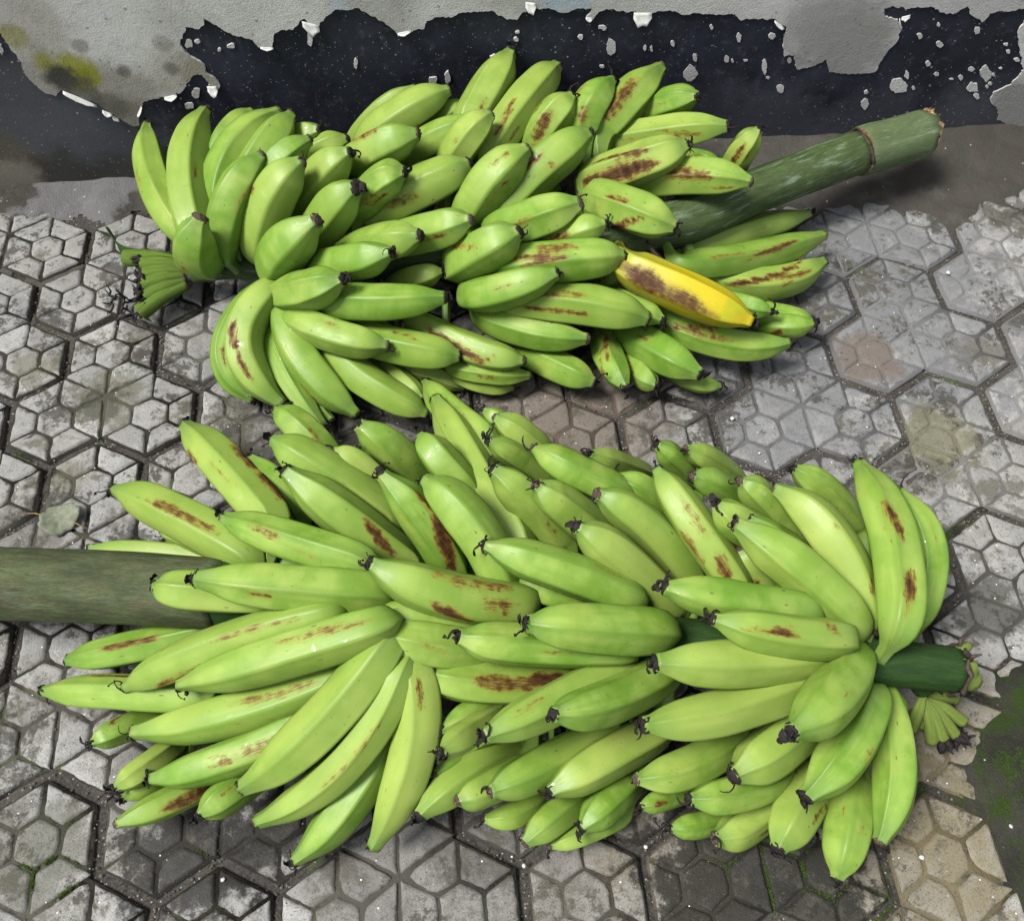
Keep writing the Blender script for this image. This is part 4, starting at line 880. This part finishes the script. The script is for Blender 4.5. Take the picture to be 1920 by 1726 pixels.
def make_banana(row, idx, st, parent, org):
    c, r, scars = row; r = r * 1.03 / 1000; r3 = random.Random(idx + 500); scars = list(scars)
    for _ in range(r3.choice((0, 1, 1, 2)) if idx >= len(FINGERS_FRONT) else r3.choice((0, 0, 1, 1))):
        t_, a_ = r3.uniform(.15, .6), r3.uniform(0, 6.28); l_ = r3.uniform(.1, .35); scars.append([t_, a_, t_ + l_, a_ + r3.uniform(-.15, .15), r3.uniform(1.2, 3.5), r3.uniform(.3, .75)])
    ctrl = np.array(c, float).reshape(3, 3) / 1000
    P, rad, tt = spine(ctrl, st, idx); T, N, B = frames(P); sec = section(idx); rs = random.Random(idx)
    L = np.linalg.norm(np.diff(P[9:], axis=0), axis=1).sum()
    loc = P[9]
    v = []; marks = []; nr = len(P)
    for k in range(nr):
        flat = 1 if tt[k] < .8 else 1 + .5 * (tt[k] - .8)
        for th, sr, rg in sec:
            v.append(P[k] + r * rad[k] * (1 + (sr - 1) * flat) * (1 + .028 * vnoise(tt[k] * 5 + idx * 7.3, 1.4 * math.cos(th) + 3, idx) + .02 * vnoise(tt[k] * 4, 1.4 * math.sin(th) + 9, idx + 50)) * (math.cos(th) * N[k] + math.sin(th) * B[k]) - loc)
            m = 0
            for t0, a0, t1, a1, hw, s in scars:
                hw = hw / 1000
                ax, ay = t0 * L, a0 * r; bx, by = t1 * L, a1 * r
                da = (th - (a0 + a1) / 2 + math.pi) % (2 * math.pi) - math.pi + (a0 + a1) / 2
                x, y = tt[k] * L, da * r
                dx, dy = bx - ax, by - ay; q = ((x - ax) * dx + (y - ay) * dy) / (dx * dx + dy * dy + 1e-12); q0 = min(1, max(0, q))
                d = math.hypot(x - ax - dx * q0, y - ay - dy * q0)
                m = max(m, s * max(0, min(1, 1.3 - d / (hw * (1.25 - .55 * abs(2 * q0 - 1) ** 2) + .0008))) * min(1, 1.25 - .6 * abs(2 * q0 - 1) ** 3))
            en = max(0, min(1, (tt[k] - .80) / .17)) * .9 + max(0, min(1, (.03 - tt[k]) / .2))
            marks.append((min(1, m), rg, min(1, en), 1))
    n = NSEG
    f = [(k * n + a, k * n + (a + 1) % n, (k + 1) * n + (a + 1) % n, (k + 1) * n + a) for k in range(nr - 1) for a in range(n)]
    f += [tuple(range(n - 1, -1, -1)), tuple(range((nr - 1) * n, nr * n))]
    o = mesh_obj('banana', v, f, MB, parent); o.location = Vector(loc) - Vector(org)
    me = o.data
    ca = me.color_attributes.new('marks', 'FLOAT_COLOR', 'POINT'); ca.data.foreach_set('color', np.array(marks, float).ravel())
    uvl = me.uv_layers.new(name='UVMap'); uvs = np.zeros((len(me.loops), 2)); vi = np.zeros(len(me.loops), int); me.loops.foreach_get('vertex_index', vi)
    uvs[:, 0] = tt[vi // n]; uvs[:, 1] = (vi % n) / n
    # keep the seam whole
    for p_ in me.polygons:
        li = list(p_.loop_indices); vv = uvs[li, 1]
        if vv.max() - vv.min() > .5 and len(li) == 4:
            for q in li:
                if uvs[q, 1] < .5: uvs[q, 1] += 1
    uvl.data.foreach_set('uv', uvs.ravel())
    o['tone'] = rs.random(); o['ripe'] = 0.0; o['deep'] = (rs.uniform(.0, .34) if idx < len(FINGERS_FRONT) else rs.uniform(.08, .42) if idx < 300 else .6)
    remnant(P[-1] - loc, T[-1], N[-1], B[-1], r * rad[-1], 1000 + idx, o, .0015 - loc[2])
    return o
def tube_uv(name, pts, rad, nseg, mat, parent, org, ridg=.03, seed=0, slant=0.0, sub=6, capmat=None):
    """stalk: ribbed tube with a uv along its length"""
    pts = np.array(pts, float); q = np.linspace(0, len(pts) - 1, (len(pts) - 1) * sub + 1)
    def cr(a):   # catmull-rom
        o = []
        for s in q:
            i = min(int(s), len(a) - 2); u = s - i; p0, p1, p2, p3 = a[max(i - 1, 0)], a[i], a[i + 1], a[min(i + 2, len(a) - 1)]
            o.append(.5 * (2 * p1 + (p2 - p0) * u + (2 * p0 - 5 * p1 + 4 * p2 - p3) * u * u + (3 * p1 - p0 - 3 * p2 + p3) * u ** 3))
        return np.array(o)
    P = cr(pts); R_ = cr(np.array(rad, float)[:, None])[:, 0]; T, N, B = frames(P)
    s = np.concatenate([[0], np.cumsum(np.linalg.norm(np.diff(P, axis=0), axis=1))])
    v = []
    for k in range(len(P)):
        for a in range(nseg):
            th = 6.2832 * a / nseg; rr = R_[k] * (1 + ridg * vnoise(a * .9, seed + .5, seed) + .5 * ridg * fbm(s[k] * 25, math.cos(th) * 2, seed + 3, 2) + .35 * ridg * math.sin(th * 3 + s[k] * 6))
            w_ = math.cos(th) * N[k] + math.sin(th) * B[k]; q_ = P[k] + rr * w_ - np.array(org)
            if slant and k == len(P) - 1: q_ = q_ + T[k] * (slant * w_[2] + .0035 * vnoise(a * 1.1, seed, 5) + (.010 if 5 < a % 18 < 9 else 0) * -1)
            v.append(q_)
    n = nseg; f = [(k * n + a, k * n + (a + 1) % n, (k + 1) * n + (a + 1) % n, (k + 1) * n + a) for k in range(len(P) - 1) for a in range(n)]
    f += [tuple(range(n - 1, -1, -1)), tuple(range((len(P) - 1) * n, len(P) * n))]
    o = mesh_obj(name, v, f, [mat, capmat or MCUT], parent); me = o.data
    me.polygons[-1].material_index = 1; me.polygons[-2].material_index = 1; me.polygons[-1].use_smooth = False; me.polygons[-2].use_smooth = False
    uvl = me.uv_layers.new(name='UVMap'); vi = np.zeros(len(me.loops), int); me.loops.foreach_get('vertex_index', vi)
    uv = np.zeros((len(vi), 2)); uv[:, 0] = s[vi // n]; uv[:, 1] = (vi % n) / n
    for p_ in me.polygons:
        li = list(p_.loop_indices)
        if len(li) == 4 and uv[li, 1].max() - uv[li, 1].min() > .5:
            for z in li:
                if uv[z, 1] < .5: uv[z, 1] += 1
    uvl.data.foreach_set('uv', uv.ravel())
    return o
def stub(hub, end, r0, r1, parent, org, seed, black, mat=None):
    """one finger cut off short: widening green stump"""
    hub, end = np.array(hub), np.array(end); rs = random.Random(seed)
    mid = (hub + end) / 2 + np.array([0, 0, .004])
    o = tube_uv('finger_stub', [hub, hub * .5 + mid * .5, mid, mid * .4 + end * .6, end], [r0, r0 * .6 + r1 * .4, r1 * .92, r1, r1 * 1.02], 12, mat or MSTU, parent, org, .10, seed, sub=3)
    if black:
        B = Buf(); T = (end - mid) / np.linalg.norm(end - mid); a_ = np.cross(T, (0, 0, 1.0)); a_ /= np.linalg.norm(a_); b_ = np.cross(T, a_)
        for k in range(16):
            th = rs.uniform(0, 6.28); p = end + r1 * .7 * (math.cos(th) * a_ + math.sin(th) * b_) - T * .001; d = T + .5 * math.cos(th) * a_ + .5 * math.sin(th) * b_; pts = [p]
            for q in range(5):
                d = d + np.array([rs.gauss(0, .45) for _ in range(3)]); d /= np.linalg.norm(d); p = p + d * rs.uniform(.0015, .004); pts.append(np.array([p[0], p[1], max(p[2], .0015)]))
            B.tube(np.array(pts) - np.array(org), [.0026, .0034, .0030, .0022, .0014, .0005], 5, 0, True, seed + k, .4)
        B.build('blackened_end', MTIP, o).location = (0, 0, 0)
    return o
def bunch(name, rows, st, off, org, label):
    e = empty(name, org); tag(e, label, 'bananas', 'cut banana bunches lying on the paving')
    bpy.context.view_layer.update()
    d = dens(st); out = []
    for k, row in enumerate(rows): out.append(make_banana(row, off + k, d, e, org))
    return e, out
ORG_F = (float(STALK_FRONT[4][0]), float(STALK_FRONT[4][1]), 0.0)
ORG_B = (float(STALK_BACK[3][0]), float(STALK_BACK[3][1]), 0.0)
BF, fing_f = bunch('banana_bunch', FINGERS_FRONT, STALK_FRONT, 0, ORG_F, 'bunch of pale green bananas with thick mossy brown-green stalk, away from the wall')
BK, fing_b = bunch('banana_bunch', FINGERS_BACK, STALK_BACK, len(FINGERS_FRONT), ORG_B, 'bunch of green bananas against the wall with one yellow banana among them')
fing_b[63]['ripe'] = 1.0; fing_b[63]['label'] = 'ripe yellow banana with a brown rubbed side'
for k, row in enumerate(FILL_FRONT): make_banana(row, 300 + k, dens(STALK_FRONT), BF, ORG_F)
for k, row in enumerate(FILL_BACK): make_banana(row, 400 + k, dens(STALK_BACK), BK, ORG_B)

# ---- front stalk: thick cut end on one side, thin dark green end on the other
tube_uv('stalk', STALK_FRONT[:4], [.0335, .0335, .033, .032], 36, MSTF, BF, ORG_F, .035, 1, sub=8)
s2 = tube_uv('thin_stalk', STALK_FRONT[3:], [.031, .027, .025, .0205, .020], 30, MSTE, BF, ORG_F, .05, 2, sub=8)  # the dark green starts inside the bunch: shade of the gap put into the colour
E2 = STALK_FRONT[-1]; T2 = STALK_FRONT[-1] - STALK_FRONT[-2]; T2 /= np.linalg.norm(T2)
A2 = np.cross(T2, (0, 0, 1.0)); A2 /= np.linalg.norm(A2); B2 = np.cross(T2, A2)
rs = random.Random(3); B_ = Buf()
ring = [E2 + .0205 * (math.cos(t) * A2 + math.sin(t) * B2) * (1 + rs.uniform(-.1, .12)) + T2 * rs.uniform(-.003, .003) for t in np.linspace(0, 6.2832, 25)]
B_.tube(np.array(ring) - np.array(ORG_F), [.0022 * rs.uniform(.5, 1.4) for _ in ring], 6, 0, True, 5, .3)
for t in (1.2, 3.8, 4.6):
    p = E2 + .022 * (math.cos(t) * A2 + math.sin(t) * B2); B_.tube(np.array([p, p + .006 * (math.cos(t) * A2 + math.sin(t) * B2), p + .011 * (math.cos(t) * A2 + math.sin(t) * B2) + T2 * .005]) - np.array(ORG_F), [.0025, .0018, .0006], 6, 0)
B_.build('bract_collar', MDARK, BF)
tube_uv('cut_core', [E2 - T2 * .004, E2 + T2 * .006, E2 + T2 * .013, E2 + T2 * .018 + np.array([0, .002, .002])], [.0165, .0160, .0145, .0105], 18, MSTU2, BF, ORG_F, .30, 61, sub=3)
for k in range(9):
    t = 6.28 * k / 9 + .3; u = math.cos(t) * A2 + math.sin(t) * B2; p = E2 + u * .011 - T2 * .004; L = rs.uniform(.008, .022) if u @ np.array([0, 0, 1]) > -.4 else .008
    q = p + T2 * L + u * rs.uniform(-.002, .008) + np.array([0, .3, .25]) * L
    tube_uv('cut_end_fibre', [p, p * .5 + q * .5 + u * .001, q], [.0062, .0055, .0030], 8, MSTU2, BF, ORG_F, .25, 70 + k, sub=3)
hub = at_z(1734, 1297, .055)
tube_uv('hand_stem', [STALK_FRONT[-2] * .35 + STALK_FRONT[-1] * .65, at_z(1728, 1280, .062), hub], [.014, .011, .008], 14, MSTE, BF, ORG_F, .05, 9, sub=4)
for k, (x, y, z) in enumerate([(1707, 1366, .022), (1729, 1360, .015), (1748, 1391, .020), (1769, 1386, .020), (1792, 1378, .024), (1806, 1352, .024), (1792, 1309, .030)]):
    stub(hub + np.array([0, 0, -.002 * k]), at_z(x, y, z + .004 * (k % 2)), .0024, .0056, BF, ORG_F, 80 + k, k in (3, 4), MSTU2)
B_ = Buf(); B_.tube(np.array([at_z(1722, 1302, .058), at_z(1728, 1290, .066), at_z(1735, 1270, .072), at_z(1737, 1262, .078)]) - np.array(ORG_F), [.001, .003, .003, .0008], 6, 0); B_.tube(np.array([at_z(1645, 1192, .115), at_z(1636, 1180, .122), at_z(1626, 1172, .126)]) - np.array(ORG_F), [.003, .003, .001], 6, 0); B_.build('dry_bract', MDARK, BF)

# ---- back stalk
nodeB = STALK_BACK[-2]
tube_uv('stalk', STALK_BACK[:-1], [.0135, .0140, .015, .022, .0275, .0262, .0270], 36, MSTB, BK, ORG_B, .04, 3, sub=8)
Tn = STALK_BACK[-1] - nodeB; Tn /= np.linalg.norm(Tn)
tube_uv('stalk_end', [nodeB + Tn * .0015, nodeB + Tn * .012, (nodeB + STALK_BACK[-1]) / 2, STALK_BACK[-1]], [.0288, .0300, .0296, .0300], 36, MSTB2, BK, ORG_B, .06, 4, sub=6, slant=.012, capmat=MFIB)
An = np.cross(Tn, (0, 0, 1.0)); An /= np.linalg.norm(An); Bn_ = np.cross(Tn, An)
B_ = Buf(); ring = [nodeB + (.0272 + rs.uniform(-.0008, .0012)) * (math.cos(t) * An + math.sin(t) * Bn_) + Tn * (.0035 * math.sin(t * 2 + 1) + rs.uniform(-.001, .001)) for t in np.linspace(0, 6.2832, 40)]
B_.tube(np.array(ring) - np.array(ORG_B), [.0016 * rs.uniform(.6, 1.5) for _ in ring], 6, 0, True, 8, .3); B_.build('node_ring', MDARK, BK)
B_ = Buf(); EB = STALK_BACK[-1]
ring = [EB + .0280 * (math.cos(t) * An + math.sin(t) * Bn_) + Tn * (rs.uniform(-.004, .0025) + .012 * (math.cos(t) * An + math.sin(t) * Bn_)[2]) for t in np.linspace(0, 6.2832, 46)]
B_.tube(np.array(ring) - np.array(ORG_B), [.0020 * rs.uniform(.4, 1.6) for _ in ring], 5, 0, True, 9, .5)
for k in range(14):
    t = rs.uniform(0, 6.28); p = EB + .028 * (math.cos(t) * An + math.sin(t) * Bn_) + Tn * .012 * (math.cos(t) * An + math.sin(t) * Bn_)[2]; B_.tube(np.array([p - Tn * .003, p + Tn * rs.uniform(.002, .007) + rs.uniform(-.001, .003) * (math.cos(t) * An + math.sin(t) * Bn_)]) - np.array(ORG_B), [.0012, .0004], 4, 0)
B_.build('frayed_rim', MFIB, BK)
B_ = Buf(); B_.tube(np.array([at_z(1212, 452, .112), at_z(1222, 468, .110), at_z(1240, 487, .103), at_z(1258, 503, .094), at_z(1266, 498, .09), at_z(1272, 480, .088)]) - np.array(ORG_B), [.0012, .0024, .0026, .0028, .0022, .001], 6, 0, True, 2, .2); B_.build('bract_scar', MDARK, BK)
hubB = at_z(352, 512, .046)
cl = Buf(); Tb = STALK_BACK[0] - STALK_BACK[1]; Tb /= np.linalg.norm(Tb); Ab = np.cross(Tb, (0, 0, 1.0)); Ab /= np.linalg.norm(Ab); Bb = np.cross(Tb, Ab)
ring = [hubB + .0145 * (math.cos(t) * Ab + math.sin(t) * Bb) for t in np.linspace(0, 6.2832, 22)]
cl.tube(np.array(ring) - np.array(ORG_B), [.0016 * rs.uniform(.6, 1.3) for _ in ring], 6, 0, True, 4, .3); cl.build('bract_collar', MDARK, BK)
for k, (x, y, z, b) in enumerate([(236, 484, .045, 0), (268, 496, .050, 1), (272, 514, .048, 1), (268, 534, .044, 1), (272, 556, .036, 1), (262, 586, .026, 0)]):
    h = hubB + np.array([0, 0, 0]) + Bb * 0 + (at_z(350, 492 + k * 8, .05 - .003 * k) - hubB)
    stub(h, at_z(x, y, z), .0070, .0102, BK, ORG_B, 120 + k, b)
# sheath spike of the cut hand
sp_ = [at_z(330, 470, .05), at_z(275, 468, .052), at_z(228, 462, .050), at_z(210, 440, .055), at_z(196, 419, .060)]
sq_ = [at_z(335, 500, .045), at_z(270, 505, .040), at_z(232, 500, .034), at_z(222, 462, .046), at_z(200, 421, .058)]
vv = []
for a, b in zip(sp_, sq_): vv += [a - np.array(ORG_B), (a + b) / 2 - np.array(ORG_B) + np.array([0, 0, -.004]), b - np.array(ORG_B)]
o = mesh_obj('sheath', vv, [(k * 3 + e, k * 3 + e + 1, k * 3 + e + 4, k * 3 + e + 3) for k in range(4) for e in (0, 1)], MSTE, BK)
uvl = o.data.uv_layers.new(name='UVMap'); md = o.modifiers.new('t', 'SOLIDIFY'); md.thickness = .003; md = o.modifiers.new('s', 'SUBSURF'); md.levels = 2; md.render_levels = 2
B_ = Buf()
for k in range(26):
    x, y = rs.uniform(205, 268), rs.uniform(555, 592); p = at_z(x, y, rs.uniform(.006, .028)); d = np.array([rs.gauss(0, 1), rs.gauss(0, .6), rs.gauss(0, .5)]); d /= np.linalg.norm(d); pts = [p]
    for q in range(5):
        d = d + np.array([rs.gauss(0, .4) for _ in range(3)]); d /= np.linalg.norm(d); p = p + d * .0038; pts.append(np.array([p[0], p[1], max(.002, p[2])]))
    B_.tube(np.array(pts) - np.array(ORG_B), [.0010, .0014, .0012, .0010, .0008, .0004], 5, 0, True, k, .3)
B_.build('withered_flowers', MTIP, BK)

# ------------------------------------------------------------------ small things on the paving
# dry round leaf
c = at_z(112, 972, .004); n = 22; vv = [(0, 0, .002)]; rs = random.Random(5)
for rr in (.45, .8, 1.0):
    for a in range(n):
        t = 6.2832 * a / n; q = .0205 * rr * (1 + (.10 * math.sin(3 * t + 1) + .06 * math.sin(7 * t)) * rr); vv.append((q * math.cos(t), q * .92 * math.sin(t), .002 + .0060 * rr ** 2 * math.sin(2 * t + .6) + .002 * rr + .0016 * rr * math.sin(9 * t) + rs.uniform(-.0006, .0006)))
ff = [(0, 1 + a, 1 + (a + 1) % n) for a in range(n)] + [(1 + k * n + a, 1 + (k + 1) * n + a, 1 + (k + 1) * n + (a + 1) % n, 1 + k * n + (a + 1) % n) for k in range(2) for a in range(n)]
leaf = empty('dry_leaf', (float(c[0]), float(c[1]), .003)); tag(leaf, 'small round grey-green dry leaf lying on the pavers', 'leaf')
bl = mesh_obj('leaf_blade', vv, ff, MLEAF, leaf); bl.modifiers.new('t', 'SOLIDIFY').thickness = .0006
B_ = Buf(); B_.tube([(-.016, .004, .003), (-.026, .008, .003), (-.034, .009, .002)], [.0009, .0008, .0007], 6); B_.tube([(.015, -.006, .004), (.024, -.012, .003), (.032, -.016, .002)], [.0008, .0006, .0004], 6)
B_.build('leaf_stem', MFIB, leaf)
def pebble(name, x, y, s, mat, label, cat, group, seed):
    rs = random.Random(seed); bm = bmesh.new(); bmesh.ops.create_icosphere(bm, subdivisions=1, radius=s)
    for q in bm.verts: q.co = Vector((q.co.x * rs.uniform(.7, 1.25), q.co.y * rs.uniform(.7, 1.2), q.co.z * rs.uniform(.5, .8)))
    me = bpy.data.meshes.new(name); bm.to_mesh(me); bm.free(); me.materials.append(mat); me.polygons.foreach_set('use_smooth', [True] * len(me.polygons))
    o = bpy.data.objects.new(name, me); COL.objects.link(o); w = at_z(x, y, s * .4); o.location = tuple(w); tag(o, label, cat, group)
for k, (x, y, s) in enumerate([(1778, 511, .0032), (1373, 784, .0032), (1211, 1587, .0022), (982, 1622, .0022), (418, 1648, .0022), (1728, 1606, .0026), (1424, 849, .0018), (388, 757, .0018), (1895, 1548, .0022), (960, 1605, .0014), (390, 1140, .0014)]):
    pebble('pebble', x, y, s, MPEB, 'tiny white pebble lying on the paving', 'pebble', 'white pebbles on the paving', k)

# grit in the joints (uncountable)
B_ = Buf(); rs = random.Random(11)
oct_ = [(1, 0, 0), (-1, 0, 0), (0, 1, 0), (0, -1, 0), (0, 0, 1), (0, 0, -1)]; of = [(0, 2, 4), (2, 1, 4), (1, 3, 4), (3, 0, 4), (2, 0, 5), (1, 2, 5), (3, 1, 5), (0, 3, 5)]
cnt = 0
while cnt < 4200:
    a, b = rs.randint(-14, 24), rs.randint(-20, 14); k = rs.randint(0, 5); c = a * U + b * V
    h = [c + RC * np.array([math.cos(math.radians(30 + 60 * q)), math.sin(math.radians(30 + 60 * q))]) for q in (k, k + 1)]
    p = h[0] + (h[1] - h[0]) * rs.random() + np.array([rs.gauss(0, .0022), rs.gauss(0, .0022)])
    if rs.random() < .05: p = p + np.array([rs.gauss(0, .02), rs.gauss(0, .02)])
    x, y = project((p[0], p[1], 0))
    if not (-150 < x < 2070 and 330 < y < 1900) or p[1] > .2: continue
    s = rs.uniform(.0005, .0015); z = -.0055 if rs.random() > .15 else -.003
    B_.add([(p[0] + q[0] * s * rs.uniform(.7, 1.3), p[1] + q[1] * s * rs.uniform(.7, 1.3), z + q[2] * s * .8) for q in oct_], of); cnt += 1
tag(B_.build('grit', MGRAV, None, False), 'loose grit and sand caught in the paving joints', 'grit', None, 'stuff')
# moss tufts
B_ = Buf(); rs = random.Random(12)
SEGS = []
for a in range(-12, 24):
    for b in range(-20, 14):
        c = a * U + b * V
        if not (-.4 < c[0] < 1.3 and -.9 < c[1] < .25): continue
        hx = [c + RC * np.array([math.cos(math.radians(30 + 60 * q)), math.sin(math.radians(30 + 60 * q))]) for q in range(6)]; sm = [c + (q - c) * .385 for q in hx]
        for q in range(6): SEGS += [(hx[q], hx[(q + 1) % 6]), (sm[q], sm[(q + 1) % 6]), (sm[q], hx[q])]
SA_ = np.array([q[0] for q in SEGS]); SB_ = np.array([q[1] for q in SEGS]); SD_ = SB_ - SA_; SL_ = (SD_ ** 2).sum(1)
def snap(x, y):
    p = np.array([x, y]); t = np.clip(((p - SA_) * SD_).sum(1) / SL_, 0, 1); q = SA_ + SD_ * t[:, None]; k = int(np.argmin(((q - p) ** 2).sum(1))); return q[k]
def mossline(pl, wid, dens_):
    W = [at_z(x, y) for x, y in pl]
    for k in range(len(W) - 1):
        L = np.linalg.norm(W[k + 1] - W[k])
        for q in range(int(L * dens_)):
            p = W[k] + (W[k + 1] - W[k]) * rs.random(); x, y = p[0] + rs.gauss(0, wid), p[1] + rs.gauss(0, wid); z = -.0040 + rs.uniform(0, .0036)
            if wid < .0045: x, y = snap(p[0] + rs.gauss(0, .006), p[1] + rs.gauss(0, .006)); x += rs.gauss(0, .0008); y += rs.gauss(0, .0008)
            else: z = mud_z(x, y) + rs.uniform(0, .0012)
            if vnoise(x * 160, y * 160, 3) < -.25: continue
            for e in range(3):
                t = rs.uniform(0, 6.28); l = rs.uniform(.0006, .0014); dx, dy = math.cos(t) * l, math.sin(t) * l
                B_.add([(x - dy * .3, y + dx * .3, z), (x + dy * .3, y - dx * .3, z), (x + dx, y + dy, z + l * rs.uniform(.4, 1.2))], [(0, 1, 2)])
for pl, w_, d_ in [([(116, 1556), (92, 1572), (76, 1600), (72, 1632), (40, 1650), (10, 1662)], .0018, 14000), ([(74, 1634), (100, 1640), (132, 1655)], .002, 14000), ([(0, 1638), (12, 1650)], .002, 9000), ([(1426, 1566), (1432, 1600), (1434, 1644), (1446, 1712)], .0013, 8000), ([(1494, 1588), (1504, 1610), (1514, 1655)], .0018, 12000), ([(1370, 1600), (1362, 1660)], .0012, 5000),
                   ([(1890, 1420), (1905, 1450), (1918, 1490)], .012, 26000), ([(1866, 1400), (1885, 1440)], .014, 9000), ([(1850, 1470), (1868, 1500), (1872, 1545)], .006, 6000), ([(1900, 1660), (1908, 1690)], .003, 9000), ([(1555, 1650), (1560, 1690)], .0015, 6000), ([(190, 795), (188, 812)], .0008, 9000), ([(20, 840), (60, 850)], .004, 7000), ([(385, 1590), (392, 1615)], .003, 6000), ([(1640, 1715), (1670, 1690)], .0012, 7000), ([(1838, 1520), (1846, 1560)], .004, 6000)]:
    mossline(pl, w_, d_)
tag(B_.build('moss', MMOSS, None, False), 'bright green moss growing in the paving joints', 'moss', None, 'stuff')
